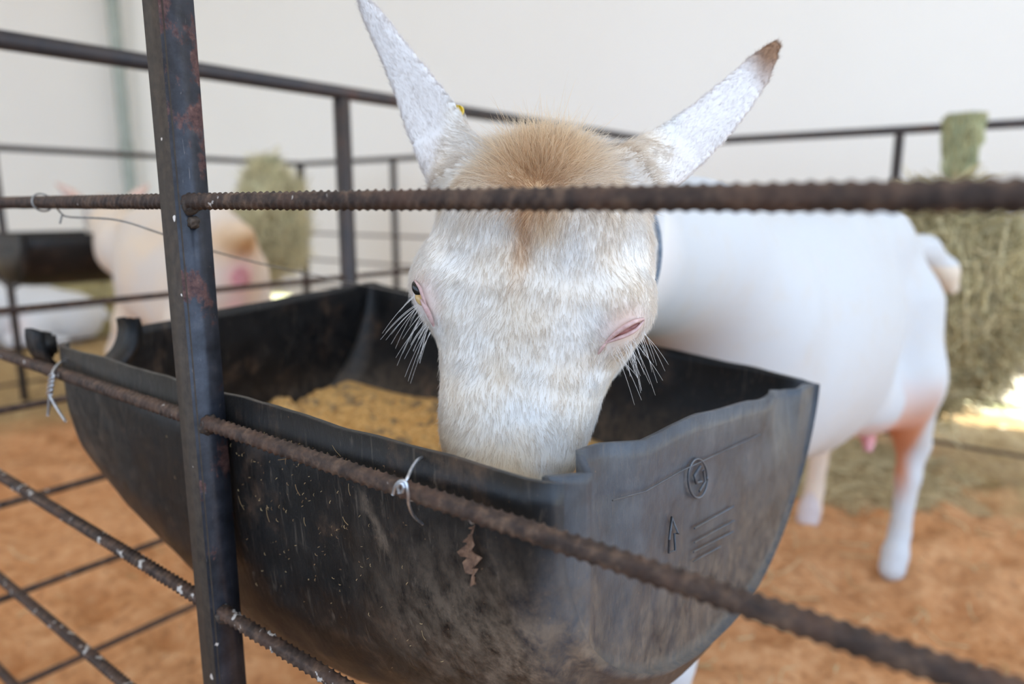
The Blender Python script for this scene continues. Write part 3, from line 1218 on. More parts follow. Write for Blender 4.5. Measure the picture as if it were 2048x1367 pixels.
def head_fn(p):
    q = (p - HC) @ HR
    z = q[..., 2]
    o = HT[::-1]
    w = np.interp(z, o[:, 0], o[:, 1]); f_ = np.interp(z, o[:, 0], o[:, 2]); b_ = np.interp(z, o[:, 0], o[:, 3])
    c = (f_ + b_) / 2; h = (b_ - f_) / 2
    n = 2.35
    r_ = ((np.abs(q[..., 0]) / w) ** n + (np.abs(q[..., 1] - c) / h) ** n) ** (1 / n)
    d = (r_ - 1) * np.minimum(w, h) * .9
    out = np.maximum(z - HT[0, 0], HT[-1, 0] - z)
    return np.where(out > 0, np.maximum(d, out), d)


def ear(base, mid, tip, widths, face, th_=.0042, cup=.18):
    """leaf-shaped ear along a quadratic curve; returns sdf, bounds and sampler"""
    base, mid, tip = map(np.array, (base, mid, tip))
    ss = np.linspace(0, 1, 24)
    cl = ((1 - ss) ** 2)[:, None] * base + (2 * ss * (1 - ss))[:, None] * (2 * mid - .5 * base - .5 * tip) + (ss ** 2)[:, None] * tip
    face = np.array(face, float); face /= np.linalg.norm(face)

    def fn(p):
        sh0 = p.shape[:-1]
        q = p.reshape(-1, 3)
        best = np.full(len(q), 9.0); bi = np.zeros(len(q), int)
        for i in range(24):
            d2 = ((q - cl[i]) ** 2).sum(1)
            m = d2 < best
            best[m] = d2[m]; bi[m] = i
        t = np.gradient(cl, axis=0); t /= np.linalg.norm(t, axis=1)[:, None]
        fn_ = face - (t @ face)[:, None] * t; fn_ /= np.linalg.norm(fn_, axis=1)[:, None]
        sd = np.cross(t, fn_)
        r_ = q - cl[bi]
        al = (r_ * t[bi]).sum(1)
        s = np.clip(ss[bi] + al / (np.linalg.norm(tip - base) * 1.03), 0, 1)
        x = (r_ * sd[bi]).sum(1); y = (r_ * fn_[bi]).sum(1)
        w = np.interp(s, widths[0], widths[1])
        y = y - cup * (x ** 2) / .02 * 1.0
        tt = th_ * (1.3 - .55 * s) + .010 * np.clip(1 - s * 4, 0, 1)
        k0 = np.sqrt((x / w) ** 2 + (y / tt) ** 2)
        d = (k0 - 1) * tt
        over = np.maximum(al * (bi == 23), 0) + np.maximum(-al * (bi == 0), 0)
        return np.where(over > .0, np.sqrt(np.maximum(d, 0) ** 2 + over ** 2) , d).reshape(sh0)
    return fn, cl.min(0) - .035, cl.max(0) + .035


xs = np.concatenate([np.arange(-.135, .205, .0026), np.arange(.205, 1.28, .0095)])
ys = np.concatenate([np.arange(.36, .64, .0026), np.arange(.64, 2.15, .0095)])
zs = np.concatenate([np.arange(-.03, .60, .0095), np.arange(.60, 1.0, .0026)])
fd = Field(xs, ys, zs)
goat_trunk(fd, T, R, belly=.01)
# neck
add_chain(fd, [T(.20, 0, .68), T(.07, 0, .765), at_px(1142, 500, .71), hw_((.004, .085, .030))], [.14, .105, .082, .066], .04)
# tail
add_chain(fd, [T(1.06, -.02, .745), T(1.13, -.05, .735), T(1.19, -.085, .685), T(1.21, -.10, .645)], [.035, .034, .030, .018], .02)
fd.add(head_fn, HC - .15, HC + .15, .012)
# brows, cheek bones, jaw, poll
for s in (-1, 1):
    add_ell(fd, hw_((s * .060, .022, .006)), (.020, .024, .022), HR, .022)
    add_ell(fd, hw_((s * .040, .10, .0)), (.03, .03, .05), HR, .02)
    add_ell(fd, hw_((s * .027, .012, .055)), (.030, .025, .032), HR, .02)
add_ell(fd, hw_((0, .04, .092)), (.045, .035, .028), HR, .02)
# eye sockets
EYE_R = hw_((.0690, .022, -.0095)); EYE_L = hw_((-.0690, .022, -.0095))
EL = {}
FACE = np.array([0, -1, .15])
WL = (np.array([0, .12, .35, .55, .7, .85, .95, 1.0]), np.array([.022, .0235, .0215, .0165, .0125, .0095, .0065, .003]))
WR = (np.array([0, .12, .35, .55, .7, .85, .95, 1.0]), np.array([.021, .0220, .0200, .0175, .0150, .0118, .0070, .003]))
earL = ear(at_px(922, 352, .51), at_px(838, 190, .525), at_px(722, -4, .515), WL, (-.25, -1, .1))
earR = ear(at_px(1268, 356, .495), at_px(1425, 238, .53), at_px(1553, 88, .545), WR, (.15, -1, .25))
fd.add(earL[0], earL[1], earL[2], .018)
fd.add(earR[0], earR[1], earR[2], .02)
GV, GF = fd.surface()
GV = relax(GV, GF, 3, .5)


def px_of(V):
    r_ = V - np.array([0, 0, EYE])
    zc = r_[:, 1] * cth - r_[:, 2] * sth
    yc = -r_[:, 2] * cth - r_[:, 1] * sth
    return 1024 + 1432 * r_[:, 0] / zc, 683.5 + 1432 * yc / zc, zc


_hz = GV[np.linalg.norm(GV - HC, axis=1) < .2]
_hx, _hy, _hd = px_of(_hz)


def surf_px(x, y):
    d = np.hypot(_hx - x, _hy - y)
    i = np.argsort(d)[:40]
    i = i[d[i] < max(9, d[i[0]] + 5)]
    return at_px(x, y, _hd[i].min() if d[i[0]] < 9 else _hd[i[0]])


EYE_R, EYE_L = surf_px(1253, 656), surf_px(840, 594)
goat = thing('white_goat', 'white goat with tan poll eating from the black trough, head behind the top bar', 'goat', T(.4, 0, 0))
gb = obj('body', GV, GF, M['hide'], goat, goat.location)


def head_local(V):
    return (V - HC) @ HR


def goat_tint(V):
    h = head_local(V)
    g = inv(V)
    col = np.tile(LW, (len(V), 1))
    nz = np.array([fbm(*q, 30, 3) for q in V])
    near = np.clip((.20 - np.linalg.norm(h, axis=1)) / .05, 0, 1)
    col = blend(col, CREAM, near * (.35 + .5 * nz))
    # tan cap of hair on the poll, and a stripe running down the forehead
    dd = np.sqrt((h[:, 0] / .044) ** 2 + ((h[:, 2] - .088) / .038) ** 2)
    col = blend(col, TAN, near * np.clip(1.25 - dd + nz * .3, 0, 1) * .9)
    dd = np.sqrt((h[:, 0] / .02) ** 2 + ((h[:, 2] - .072) / .017) ** 2)
    col = blend(col, DTAN, near * np.clip(1.2 - dd + nz * .3, 0, 1) * .8)
    col = blend(col, DTAN, near * gauss(h[:, 0] + .002, .006) * np.clip((h[:, 2] - .0) / .03, 0, 1) * np.clip((.075 - h[:, 2]) / .02, 0, 1) * .8)
    col = blend(col, CREAM * .93, near * gauss(h[:, 0] + .004, .016) * np.clip((h[:, 2] + .06) / .05, 0, 1) * np.clip((.05 - h[:, 2]) / .05, 0, 1) * .6)
    # stained muzzle
    col = blend(col, TAN, near * np.clip((-h[:, 2] - .090) / .022, 0, 1) * np.clip(.5 + nz + np.abs(h[:, 0]) * 14, 0, 1) * .9)
    col = blend(col, CREAM * .9, near * gauss(h[:, 0] + .035, .02) * np.clip((-h[:, 2] - .06) / .04, 0, 1) * .7)
    # pink skin round the eyes
    for e in (EYE_R, EYE_L):
        d = np.linalg.norm(V - e, axis=1)
        col = blend(col, PINK, np.clip(1.3 - d / .017, 0, 1) * .42)
    isear = np.clip((h[:, 2] - .03) / .02, 0, 1) * np.clip((np.abs(h[:, 0]) - .075) / .01, 0, 1)
    col = blend(col, np.array(lin(228, 222, 219)[:3]), isear * .8)
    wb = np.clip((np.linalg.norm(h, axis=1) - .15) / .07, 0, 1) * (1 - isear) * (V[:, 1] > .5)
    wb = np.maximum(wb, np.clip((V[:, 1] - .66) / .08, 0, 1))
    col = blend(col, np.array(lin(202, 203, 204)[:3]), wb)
    b = V[:, 1] > .7
    col = blend(col, np.array(lin(204, 194, 180)[:3]), b * np.clip(nz * .3, 0, .25))
    # right ear: brown tip and edge
    et = at_px(1545, 105, .545)
    d = np.linalg.norm(V - et, axis=1)
    col = blend(col, np.array(lin(150, 116, 90)[:3]), np.clip(1.25 - d / .030 + nz * .3, 0, 1))
    # hind legs: stained inside
    leg = b & (g[:, 0] > .8) & (g[:, 2] < .56)
    col = blend(col, ORNG, leg * np.clip((.737 - (.677 * g[:, 0] - .736 * g[:, 1])) / .02, 0, 1) * (g[:, 1] < .03) * np.clip((.50 - g[:, 2]) / .15, 0, 1) * np.clip((g[:, 2] - .16) / .08, 0, 1) * .9)
    col = blend(col, PINK, (b & (g[:, 1] > .05) & (g[:, 0] > .85) & (g[:, 2] < .45)) * .3)
    col = blend(col, PINK, (b & (g[:, 0] > .7) & (g[:, 0] < .90) & (g[:, 2] < .40) & (g[:, 2] > .33)) * .35)
    # tail underside
    col = blend(col, TAN, (b & (g[:, 0] > 1.06) & (g[:, 2] < .70)) * .5)
    return np.clip(col, 0, 1)


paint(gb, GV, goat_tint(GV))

# --- fur on the head, ears and the neck
tri = np.concatenate([GF[:, [0, 1, 2]], GF[:, [0, 2, 3]]])
va, vb, vc = GV[tri[:, 0]], GV[tri[:, 1]], GV[tri[:, 2]]
nrm = np.cross(vb - va, vc - va)
area = np.linalg.norm(nrm, axis=1) / 2
nrm = nrm / (2 * area[:, None] + 1e-12)
cen = (va + vb + vc) / 3
tocam = np.array([0, 0, EYE]) - cen
tocam /= np.linalg.norm(tocam, axis=1)[:, None]
face = (nrm * tocam).sum(1)
hl = head_local(cen)
onear = (np.linalg.norm(hl[:, :1], axis=1) > .078) & (hl[:, 2] > .03) | (hl[:, 2] > .125)
head_zone = (np.linalg.norm(cen - HC, axis=1) < .30) & (cen[:, 1] < .66) & (face > -.45)
# smooth vertex normals
vn = np.zeros_like(GV)
for i in range(3):
    for d in range(3):
        vn[:, d] += np.bincount(tri[:, i], nrm[:, d] * area, len(GV))
vn /= np.linalg.norm(vn, axis=1)[:, None] + 1e-12


def sample(mask, n, r_):
    ids = np.where(mask)[0]
    w_ = area[ids] / area[ids].sum()
    t_ = r_.choice(ids, n, p=w_)
    u = r_.random((n, 2)); su = u.sum(1) > 1
    u[su] = 1 - u[su]
    b0 = 1 - u.sum(1)
    k = tri[t_]
    pt = GV[k[:, 0]] * b0[:, None] + GV[k[:, 1]] * u[:, :1] + GV[k[:, 2]] * u[:, 1:]
    nn = vn[k[:, 0]] * b0[:, None] + vn[k[:, 1]] * u[:, :1] + vn[k[:, 2]] * u[:, 1:]
    return pt, nn / np.linalg.norm(nn, axis=1)[:, None]


EARAX = [(at_px(922, 352, .51), at_px(722, -4, .515)), (at_px(1268, 356, .495), at_px(1553, 88, .545))]


def grow(pt, nn, r_, is_ear):
    h = head_local(pt)
    n = len(pt)
    # combing direction, head frame: down the face, parting along the ridge, radiating from the poll
    dx = h[:, 0] * (7.0 + 6 * np.clip((-h[:, 2] - .02) / .05, 0, 1)) + .15 * np.sin(h[:, 2] * 60 + h[:, 0] * 30)
    d = np.stack([dx, np.zeros(n), -np.ones(n)], -1)
    wh = np.stack([h[:, 0], np.zeros(n), h[:, 2] - .070], -1)
    wl = np.linalg.norm(wh, axis=1)[:, None]
    k = np.clip((h[:, 2] - .055) / .025, 0, 1)[:, None]
    d = d / np.linalg.norm(d, axis=1)[:, None] * (1 - k) + wh / (wl + 1e-6) * k
    jit = np.stack([[mnoise.noise(Vector(q) * 55), mnoise.noise(Vector(q) * 55 + Vector((7, 1, 3))), mnoise.noise(Vector(q) * 55 + Vector((1, 9, 4)))] for q in h])
    d = d + jit * .55 + r_.normal(0, .16, (n, 3))
    d = d @ HR.T
    if is_ear is not None:
        ax = is_ear
        d = np.tile(ax, (n, 1)) + jit * .4 + r_.normal(0, .2, (n, 3))
    d = d - (d * nn).sum(1)[:, None] * nn
    d /= np.linalg.norm(d, axis=1)[:, None] + 1e-9
    poll = gauss(np.sqrt((h[:, 0] / .045) ** 2 + ((h[:, 2] - .088) / .034) ** 2), 1.0)
    ln = r_.uniform(.0065, .0115, n) * np.where(h[:, 2] < -.09, .75, 1)
    ln = ln * (1 + 1.0 * poll)
    d = d + poll[:, None] * r_.normal(0, .55, (n, 3))
    lift = .17 + .75 * poll + r_.normal(0, .06, n)
    if is_ear is not None:
        ln = r_.uniform(.004, .0075, n); lift = .17 + r_.normal(0, .05, n)
    for e in (EYE_R, EYE_L):
        de = np.linalg.norm(pt - e, axis=1)
        ln = ln * np.clip((de - .004) / .016, .12, 1)
    K = 5
    s = np.linspace(0, 1, K)[None, :, None]
    up = nn * lift[:, None]
    curl = r_.normal(0, .10, (n, 3))
    pts = pt[:, None] - nn[:, None] * .0006 + (d[:, None] * s + up[:, None] * s * (1.25 - .75 * s) + curl[:, None] * s ** 2) * ln[:, None, None]
    return pts, h


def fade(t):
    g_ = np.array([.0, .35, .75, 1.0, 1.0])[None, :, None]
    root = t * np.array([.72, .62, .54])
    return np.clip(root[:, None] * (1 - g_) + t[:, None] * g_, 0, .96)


rf_ = np.random.default_rng(21)
mask = head_zone & ~onear
pt, nn = sample(mask, 105000, rf_)
pts, h = grow(pt, nn, rf_, None)
tint = goat_tint(pt)
tint = tint * rf_.uniform(.86, 1.06, (len(pt), 1))
prof_ = np.array([1.0, .95, .8, .55, .12])
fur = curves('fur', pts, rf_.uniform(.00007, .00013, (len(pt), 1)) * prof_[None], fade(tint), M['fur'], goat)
tag(fur, kind='stuff')
for side, (b_, t_) in enumerate(EARAX):
    m_ = head_zone & onear & (hl[:, 0] * (-1 if side == 0 else 1) > 0)
    pt, nn = sample(m_, 26000, rf_)
    ax = (t_ - b_) / np.linalg.norm(t_ - b_)
    pts, h = grow(pt, nn, rf_, ax)
    tint = goat_tint(pt) * rf_.uniform(.9, 1.05, (len(pt), 1))
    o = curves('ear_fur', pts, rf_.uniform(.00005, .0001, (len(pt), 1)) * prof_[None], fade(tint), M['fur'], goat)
    tag(o, kind='stuff')


# --- eyes
def ball(c, r, mat, name, parent, nseg=20, sub_=None):
    bm = bmesh.new()
    bmesh.ops.create_uvsphere(bm, u_segments=nseg, v_segments=nseg // 2, radius=1)
    vs = np.array([q.co[:] for q in bm.verts]); fs = [[q.index for q in fc.verts] for fc in bm.faces]
    bm.free()
    return obj(name, np.asarray(c) + vs * np.asarray(r), fs, mat, parent, c)


def oriented_ball(c, ax1, r1, r2, r3, mat, name):
    ax1 = ax1 / np.linalg.norm(ax1)
    vw = np.array([0, 0, EYE]) - c; vw -= (vw @ ax1) * ax1; vw /= np.linalg.norm(vw)
    ax2 = np.cross(ax1, vw)
    bm = bmesh.new()
    bmesh.ops.create_uvsphere(bm, u_segments=24, v_segments=14, radius=1)
    vs = np.array([q.co[:] for q in bm.verts]); fs = [[q.index for q in fc.verts] for fc in bm.faces]
    bm.free()
    return obj(name, c + vs[:, :1] * r1 * ax1 + vs[:, 1:2] * r2 * ax2 + vs[:, 2:] * r3 * vw, fs, mat, goat, c)


TOC = np.array([0, 0, EYE]) - HC; TOC /= np.linalg.norm(TOC)


def lid(path, r, out=.0006, k=20):
    q = spline([surf_px(x, y) + TOC * (out + o_) for x, y, o_ in path], k)
    rr = r * np.sin(np.linspace(.25, math.pi - .25, k)) ** .7
    return tube(q, rr, 8)


# right side of the picture: nearly closed eye, a pink slit
c1, c2 = surf_px(1224, 673), surf_px(1283, 645)
oriented_ball((c1 + c2) / 2 - TOC * .0022, c2 - c1, .0105, .0040, .0042, M['lid_dark'], 'eye')
v, f = join([lid([(1212, 684, 0), (1228, 668, .001), (1250, 652, .0018), (1270, 642, .0014), (1288, 637, 0)], .0017),
             lid([(1212, 685, 0), (1232, 677, .0008), (1252, 669, .0014), (1272, 658, .001), (1288, 640, 0)], .0014),
             lid([(1196, 708, 0), (1203, 697, 0), (1212, 685, 0)], .0011)])
o = obj('eyelid', v, f, M['lid'], goat, v.mean(0)); tag(o, 'pink bare lids, nearly closed')
# left side of the picture: half-open dark eye at the edge of the face
c1, c2 = surf_px(829, 566), surf_px(838, 588)
oriented_ball((c1 + c2) / 2 - TOC * .0022, c2 - c1, .0058, .0034, .0036, M['eye'], 'eye')
c1, c2 = surf_px(834, 588), surf_px(846, 608)
o = oriented_ball((c1 + c2) / 2 - TOC * .0015, c2 - c1, .0050, .0030, .0030, M['amber'], 'eye'); tag(o, 'amber part of the eye')
v, f = join([lid([(842, 598, 0), (850, 612, .0005), (860, 632, .0005), (868, 652, 0)], .0019),
             lid([(829, 560, 0), (840, 575, .001), (846, 592, .001), (853, 612, 0)], .0012)])
o = obj('eyelid', v, f, M['lid'], goat, v.mean(0)); tag(o, 'pink bare lids')
for side in (1, -1):
    L_ = []
    for _ in range(34):
        t_ = rf_.random()
        if side > 0:
            b0 = surf_px(1222 + 70 * t_, 706 - 45 * t_ + rf_.uniform(-6, 10))
            dr = np.array([rf_.uniform(.15, .9), rf_.uniform(-.6, .2), -rf_.uniform(.6, 1.2)])
        else:
            b0 = surf_px(830 + 34 * t_, 590 + 80 * t_ + rf_.uniform(-6, 8))
            dr = np.array([-rf_.uniform(.5, 1.1) * (1 - .55 * t_), rf_.uniform(-.5, .2), -rf_.uniform(.25, .7) - .5 * t_])
        dr /= np.linalg.norm(dr)
        ln = rf_.uniform(.008, .020) if rf_.random() < .6 else rf_.uniform(.02, .033)
        sg = np.linspace(0, 1, 6)[:, None]
        L_.append(b0 + TOC * .0005 + dr * sg * ln + np.array([0, 0, -.25]) * sg ** 2 * ln)
    o = curves('eyelashes', np.array(L_), np.linspace(.00014, .00005, 6)[None] * np.ones((34, 1)), np.tile(LW, (34, 1)), M['fur'], goat)
    tag(o, 'long pale lashes', kind='stuff')
# nostrils and mouth are buried in the feed; nose pad
nose = ball(hw_((0, .012, -.133)), (.022, .014, .009), M['pink'], 'nose', goat)

# ear tag and collar
tc = at_px(915, 221, .535)
v, f = tube([tc, tc + np.array([.0008, .003, .0])], .0042, 20)
o = obj('ear_tag', v, f, M['yellow'], goat, tc)
tag(o, 'round yellow ear tag')
cc = (T(.07, 0, .765) + at_px(1115, 480, .70)) / 2
axn = T(.07, 0, .765) - at_px(1142, 500, .71); axn /= np.linalg.norm(axn)
cc = at_px(1146, 510, .695)
th = np.linspace(0, 2 * math.pi, 60)
e1 = np.cross(axn, (0, 0, 1.0)); e1 /= np.linalg.norm(e1); e2 = np.cross(axn, e1)
pts = cc + .0875 * (np.cos(th)[:, None] * e1 + np.sin(th)[:, None] * e2)
v, f = tube(pts, .0035, 8, caps=False)
obj('collar', v, f, M['collar'], goat, cc)
# teat seen below the belly
v, f = tube([T(.80, -.05, .37), T(.795, -.06, .345), T(.79, -.062, .325)], [.02, .014, .008], 12)
o = obj('teat', v, f, M['pink'], goat, v.mean(0)); tag(o, 'pink teat')

# ------------------------------------------------------------------ the goat in the next pen
T2, R2, inv2 = goat_frame((-1.53, 2.88), (.68, -.73))
fd = Field(np.arange(-2.25, -.45, .012), np.arange(1.75, 3.6, .012), np.arange(-.03, 1.0, .012))
goat_trunk(fd, T2, R2, hind=((.97, -.10), (1.0, .10)), fore=((.0, -.09), (.0, .09)), belly=.02)
add_chain(fd, [T2(.02, 0, .68), T2(-.16, 0, .74), T2(-.30, 0, .80)], [.13, .09, .07], .05)
add_chain(fd, [T2(-.28, 0, .81), T2(-.36, 0, .79), T2(-.48, 0, .70)], [.075, .065, .04], .03)
for s in (-1, 1):
    add_chain(fd, [T2(-.28, s * .06, .84), T2(-.27, s * .13, .89), T2(-.26, s * .18, .935)], [.02, .021, .007], .015)
add_chain(fd, [T2(1.04, 0, .73), T2(1.10, 0, .75), T2(1.13, .0, .76)], [.04, .036, .024], .03)
V2, F2 = fd.surface()
V2 = relax(V2, F2, 3, .5)
goat2 = thing('white_goat', 'cream white goat standing tail-on in the next pen, behind the tall post', 'goat', T2(.4, 0, 0))
b2 = obj('body', V2, F2, M['hide'], goat2, goat2.location)
g2 = inv2(V2)
col = np.tile(np.array(lin(218, 204, 190)[:3]), (len(V2), 1))
nz = np.array([fbm(*q, 6, 3) for q in V2])
col = blend(col, np.array(lin(232, 206, 176)[:3]), np.clip(.3 + nz, 0, 1) * .7)
col = blend(col, np.array(lin(196, 148, 92)[:3]), (g2[:, 0] > .98) * gauss(np.abs(g2[:, 1]), .075) * gauss(g2[:, 2] - .735, .05) * .9)
col = blend(col, np.array(lin(222, 160, 160)[:3]), (g2[:, 0] > .99) * gauss(np.abs(g2[:, 1]), .035) * gauss(g2[:, 2] - .64, .04) * 1.0)
col = blend(col, np.array(lin(236, 200, 200)[:3]), (g2[:, 0] > .95) * gauss(np.abs(g2[:, 1]), .03) * gauss(g2[:, 2] - .52, .07))
col = blend(col, PINK, (g2[:, 0] < -.24) * (np.abs(g2[:, 1]) > .09) * .5)
paint(b2, V2, col)
v, f = tube([T2(1.075, 0, .655), T2(1.085, 0, .63), T2(1.06, 0, .60)], [.022, .026, .010], 14)
o = obj('vulva', v, f, M['pink'], goat2, v.mean(0))

# ------------------------------------------------------------------ goat lying down, far left
T3, R3, inv3 = goat_frame((-3.36, 4.25), (.95, .28))
fd = Field(np.arange(-4.6, -2.3, .014), np.arange(3.5, 5.0, .014), np.arange(-.04, .75, .014))
add_ell(fd, T3(.0, 0, .20), (.26, .19, .20), R3, .06)
add_ell(fd, T3(.32, 0, .19), (.34, .22, .205), R3, .06)
add_ell(fd, T3(.62, -.05, .16), (.20, .17, .165), R3, .06)
add_chain(fd, [T3(.55, -.16, .16), T3(.40, -.26, .07), T3(.66, -.27, .05)], [.10, .05, .03], .03)
add_chain(fd, [T3(-.05, -.12, .12), T3(-.16, -.24, .05), T3(.04, -.27, .04)], [.07, .04, .03], .03)
add_chain(fd, [T3(-.12, 0, .28), T3(-.26, 0, .42), T3(-.32, -.02, .5)], [.12, .085, .07], .04)
add_chain(fd, [T3(-.32, -.02, .5), T3(-.40, -.04, .48), T3(-.50, -.08, .42)], [.07, .06, .035], .03)
for s in (-1, 1):
    add_chain(fd, [T3(-.30, s * .06, .53), T3(-.28, s * .13, .57), T3(-.26, s * .17, .60)], [.02, .02, .008], .015)
add_chain(fd, [T3(.80, -.05, .22), T3(.84, -.06, .16)], [.03, .02], .02)
V3, F3 = fd.surface()
V3 = relax(V3, F3, 3, .5)
goat3 = thing('white_goat', 'white goat lying on the ground at far left, beyond the blurred fence', 'goat', T3(.2, 0, 0))
b3 = obj('body', V3, F3, M['hide'], goat3, goat3.location)
g3 = inv3(V3)
col = np.tile(np.array(lin(214, 213, 212)[:3]), (len(V3), 1))
col = blend(col, PINK, gauss(np.linalg.norm(g3 - np.array([.42, -.23, .12]), axis=1), .07) * .5)
paint(b3, V3, col)


# ------------------------------------------------------------------ far trough on the left fence
def far_trough():
    A_, P0, P1 = 3.40, 1.02, 1.60
    t = thing('feed_trough', 'second black half-drum trough hung on the far left fence', 'trough', P(3.2, 1.25, .42))
    n, m_ = 25, 19
    q = []
    for u in np.linspace(0, 1, n):
        e = 1 - .10 * (abs(2 * u - 1) ** 6)
        for v_ in np.linspace(0, np.pi, m_):
            q.append((3.24 - .20 * math.cos(v_) * e, P0 + (P1 - P0) * u, .735 - .205 * math.sin(v_) ** .8 * e))
    q = np.array(q)
    F = grid_faces(n, m_).tolist()
    k = len(q)
    ex = []
    for r_ in (0, n - 1):
        base = [r_ * m_ + j for j in range(m_)]
        rows_ = [base]
        for lv_ in (.5, 1.0):
            ids = []
            for j in base:
                a, p, z = q[j]
                ex.append((a, p, z + (.735 - z) * lv_)); ids.append(k); k += 1
            rows_.append(ids)
        for r0, r1 in zip(rows_, rows_[1:]):
            F += [[r0[j], r0[j + 1], r1[j + 1], r1[j]] for j in range(m_ - 1)]
    q = np.vstack([q, ex])
    o = obj('shell', P(q[:, 0], q[:, 1], q[:, 2]), F, M['plastic'], t, t.location)
    o.modifiers.new('wall_thickness', 'SOLIDIFY').thickness = .006
    for u in (0, 1):
        pp_ = P0 + (P1 - P0) * u
        th = np.linspace(0, np.pi, 16)
        v, f = tube(P(3.24 - .203 * np.cos(th), np.full(16, pp_), .735 - .208 * np.sin(th) ** .8), .006, 8)
        obj('end_ridge', v, f, M['plastic'], t, v.mean(0))


far_trough()

# ------------------------------------------------------------------ hay
hay_in = m_plain('packed hay', lin(140, 126, 84), lin(188, 174, 126), 60, .95, 0, .01)


def hay_bundle(label, c, rx, ry, rz, top, neck_r, n, seed, cols, spread=1.0):
    """bulging bundle of hay with a gathered neck folded over a rail. c centre, top height of the rail (world)"""
    r_ = np.random.default_rng(seed)
    t = thing('hay_bundle', label, 'hay', (c[0], c[1], c[2] - rz))
    # packed core
    bm = bmesh.new()
    bmesh.ops.create_icosphere(bm, subdivisions=4, radius=1)
    vs = np.array([q.co[:] for q in bm.verts]); fs = [[q.index for q in fc.verts] for fc in bm.faces]
    bm.free()
    lum = np.array([1 + .30 * fbm(*q, 1.7, 4) for q in vs])
    ax = np.array([D1[0], D1[1], 0]); an = np.array([D2[0], D2[1], 0])
    def place(q):
        return np.array(c) + q[..., :1] * rx * ax + q[..., 1:2] * ry * an + q[..., 2:] * np.array([0, 0, rz])
    neckf = lambda z: np.where(z > .2, 1 - .35 * np.clip((z - .2) / .8, 0, 1), 1)
    vq = vs * lum[:, None]
    vq = vq * np.stack([neckf(vs[:, 2]), neckf(vs[:, 2]), np.ones(len(vs))], -1) * .90
    obj('packed_core', place(vq), fs, hay_in, t, c)
    # loose stalks over it
    d = r_.normal(size=(n, 3)); d /= np.linalg.norm(d, axis=1)[:, None]
    base = d * np.array([1 + .30 * fbm(*q, 1.7, 4) for q in d])[:, None]
    base[:, :2] *= neckf(d[:, 2])[:, None]
    tg = r_.normal(size=(n, 3)) * np.array([.8, .8, 1.3])
    tg -= (tg * d).sum(1)[:, None] * d * .72
    tg /= np.linalg.norm(tg, axis=1)[:, None]
    ln = r_.uniform(.03, .10, n)[:, None] * spread
    s = np.linspace(-.5, .5, 5)
    w0 = place(base * r_.uniform(.88, 1.05, (n, 1)))
    bend = r_.normal(0, .4, (n, 3))
    pts = w0[:, None] + (tg[:, None] * s[None, :, None] + bend[:, None] * (s ** 2)[None, :, None]) * ln[:, None]
    k = r_.random(n)[:, None]; k2 = r_.random(n)[:, None]
    col = (cols[0] * (1 - k) + cols[1] * k) * (1 - .45 * k2) + cols[2] * .45 * k2
    col = np.clip(col * r_.uniform(.6, 1.35, (n, 1)), 0, .95)
    o = curves('hay_stalks', pts, r_.uniform(.0008, .0024, (n, 1)) * np.ones((1, 5)), col, M['straw'], t)
    tag(o, kind='stuff')
    # neck strands over the rail
    nn_ = int(n * .22)
    hgt = top - (c[2] + rz * .75)
    th = r_.uniform(0, 2 * np.pi, nn_); rr = np.sqrt(r_.random(nn_))
    s = np.linspace(0, 1, 7)
    prof = np.interp(s, [0, .3, .55, 1], [.6, .55, 1.0, 1.5])
    z = c[2] + rz * .75 + (hgt * r_.uniform(.9, 1.06, nn_))[:, None] * s[None]
    px_ = (rr * np.cos(th))[:, None] * neck_r * prof[None] + r_.normal(0, .007, (nn_, 7))
    py_ = (rr * np.sin(th))[:, None] * neck_r * .55 * prof[None] + r_.normal(0, .007, (nn_, 7))
    pts = np.array(c)[None, None] * [1, 1, 0] + px_[..., None] * ax + py_[..., None] * an + z[..., None] * np.array([0, 0, 1.0])
    k = r_.random(nn_)[:, None]
    col = (cols[0] * (1 - k) + cols[3] * k) * r_.uniform(.55, 1.1, (nn_, 1))
    o = curves('neck_stalks', pts, r_.uniform(.0012, .0024, (nn_, 1)) * np.ones((1, 7)), col, M['straw'], t)
    tag(o, kind='stuff')
    return t


L3 = lambda *c: np.array(lin(*c)[:3])
HC4 = [L3(190, 178, 130), L3(228, 218, 178), L3(134, 104, 66), L3(190, 200, 162)]
ca, cp = .27, 2.50
c_ = P(ca, cp, .57)
hay_bundle('big greenish hay bundle hanging on the back fence behind the goat rump', c_, .20, .15, .315, TOP + .015, .031, 7000, 11, HC4, 1.7)
c_ = P(3.38, 2.30, .775)
HC5 = [L3(214, 206, 162), L3(236, 228, 190), L3(206, 186, 140), L3(198, 208, 172)]
hay_bundle('yellowish hay bundle hanging by the far corner, right of the tall post', c_, .20, .15, .285, TOP + .015, .05, 6000, 12, HC5, 1.7)

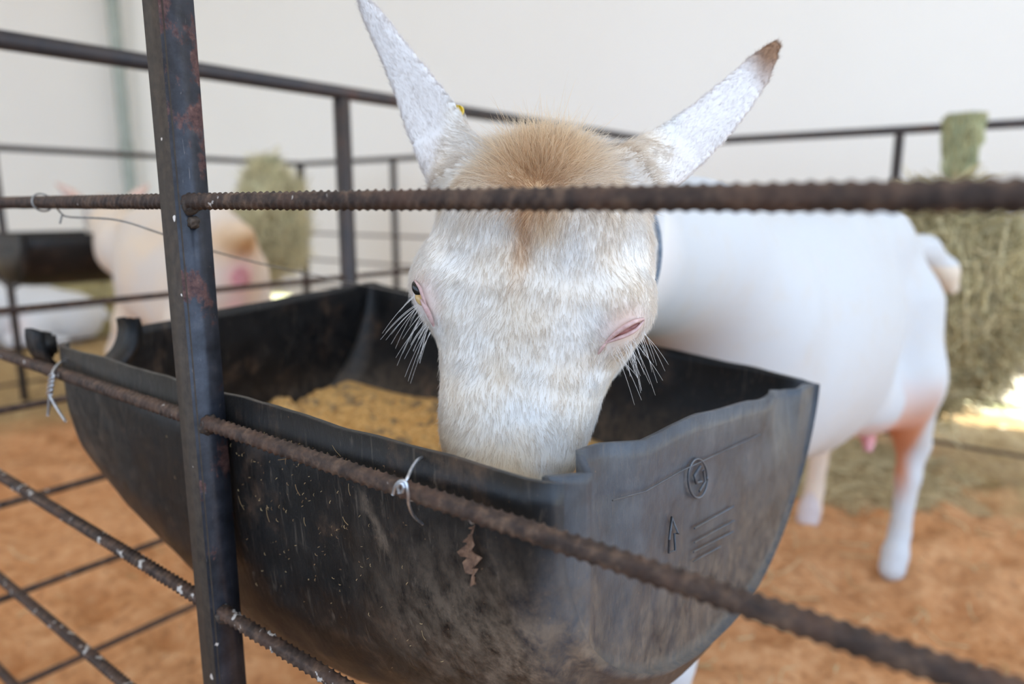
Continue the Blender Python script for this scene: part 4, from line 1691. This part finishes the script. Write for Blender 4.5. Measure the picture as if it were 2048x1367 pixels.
# hay heap on the ground behind the far trough
def hay_heap(label, c, rx, ry, h, n, seed, cols, core=None):
    r_ = np.random.default_rng(seed)
    nx_, ny_ = 30, 24
    X, Y = np.meshgrid(np.linspace(-1, 1, nx_), np.linspace(-1, 1, ny_), indexing='ij')
    rr = np.sqrt(X ** 2 + Y ** 2) * (1 + np.array([.5 * fbm(a, b, seed + 4, 2.2, 3) for a, b in zip(X.ravel(), Y.ravel())]).reshape(X.shape))
    Z = h * np.clip(1 - rr, 0, 1) ** .7 * np.array([1 + .4 * fbm(a, b, seed, 3, 3) for a, b in zip(X.ravel(), Y.ravel())]).reshape(X.shape) - .012
    V = np.stack([c[0] + X * rx, c[1] + Y * ry, np.maximum(Z, -.03)], -1)
    o = obj('hay_heap', V - 0, grid_faces(nx_, ny_).tolist(), core or hay_in, None, (c[0], c[1], 0))
    tag(o, label, 'hay', kind='stuff')
    q = r_.uniform(-1, 1, (n, 2)); q = q[np.linalg.norm(q, axis=1) < 1.0]
    n = len(q)
    zz = np.maximum(h * np.clip(1 - np.linalg.norm(q, axis=1), 0, 1) ** .7, .008)
    p0 = np.stack([c[0] + q[:, 0] * rx, c[1] + q[:, 1] * ry, zz + r_.uniform(0, .02, n)], -1)
    th = r_.uniform(0, 6.28, n)
    d = np.stack([np.cos(th), np.sin(th), r_.normal(0, .2, n)], -1) * r_.uniform(.04, .14, n)[:, None]
    s = np.linspace(-.5, .5, 4)
    pts = p0[:, None] + d[:, None] * s[None, :, None]
    pts[..., 2] += -.02 * (s ** 2)[None] * 2
    k = r_.random(n)[:, None]
    curves('hay_stalks', pts, r_.uniform(.0009, .0018, (n, 1)) * np.ones((1, 4)), cols[0] * (1 - k) + cols[1] * k, M['straw'], o)['kind'] = 'stuff'
    return o


c_ = P(5.55, 2.2, 0)
hay_heap('dull yellow hay heap on the ground below the far trough', c_, .62, .55, .46, 2200, 31, HC4)
c_ = P(.50, 2.36, 0)
hay_heap('low scatter of hay on the sand between the hind legs', c_, .38, .30, .05, 1800, 32, [L3(168, 146, 106), L3(216, 196, 152)],
         m_plain('trampled hay', lin(150, 118, 80), lin(196, 166, 120), 70, .95))

# loose straws on the sand
r_ = np.random.default_rng(44)
n = 420
px_ = np.stack([r_.uniform(-1.6, 1.6, n), r_.uniform(.7, 3.2, n)], -1)
px_[:150, 0] = r_.uniform(.3, 1.4, 150); px_[:150, 1] = r_.uniform(.8, 2.2, 150)
th = r_.uniform(0, 6.28, n); ln = r_.uniform(.02, .11, n)
s = np.linspace(-.5, .5, 5)
pts = np.zeros((n, 5, 3))
for i in range(n):
    for j in range(5):
        x = px_[i, 0] + math.cos(th[i] + .5 * s[j]) * ln[i] * s[j]
        y = px_[i, 1] + math.sin(th[i] + .5 * s[j]) * ln[i] * s[j]
        pts[i, j] = (x, y, sand_height(x, y) + .006)
k = r_.random(n)[:, None]
o = curves('loose_straw', pts, r_.uniform(.0007, .0016, (n, 1)) * np.ones((1, 5)), L3(196, 164, 116) * (1 - k) + L3(218, 200, 158) * k, M['straw'], None)
tag(o, 'loose pale straws scattered over the orange floor', 'straw', kind='stuff')
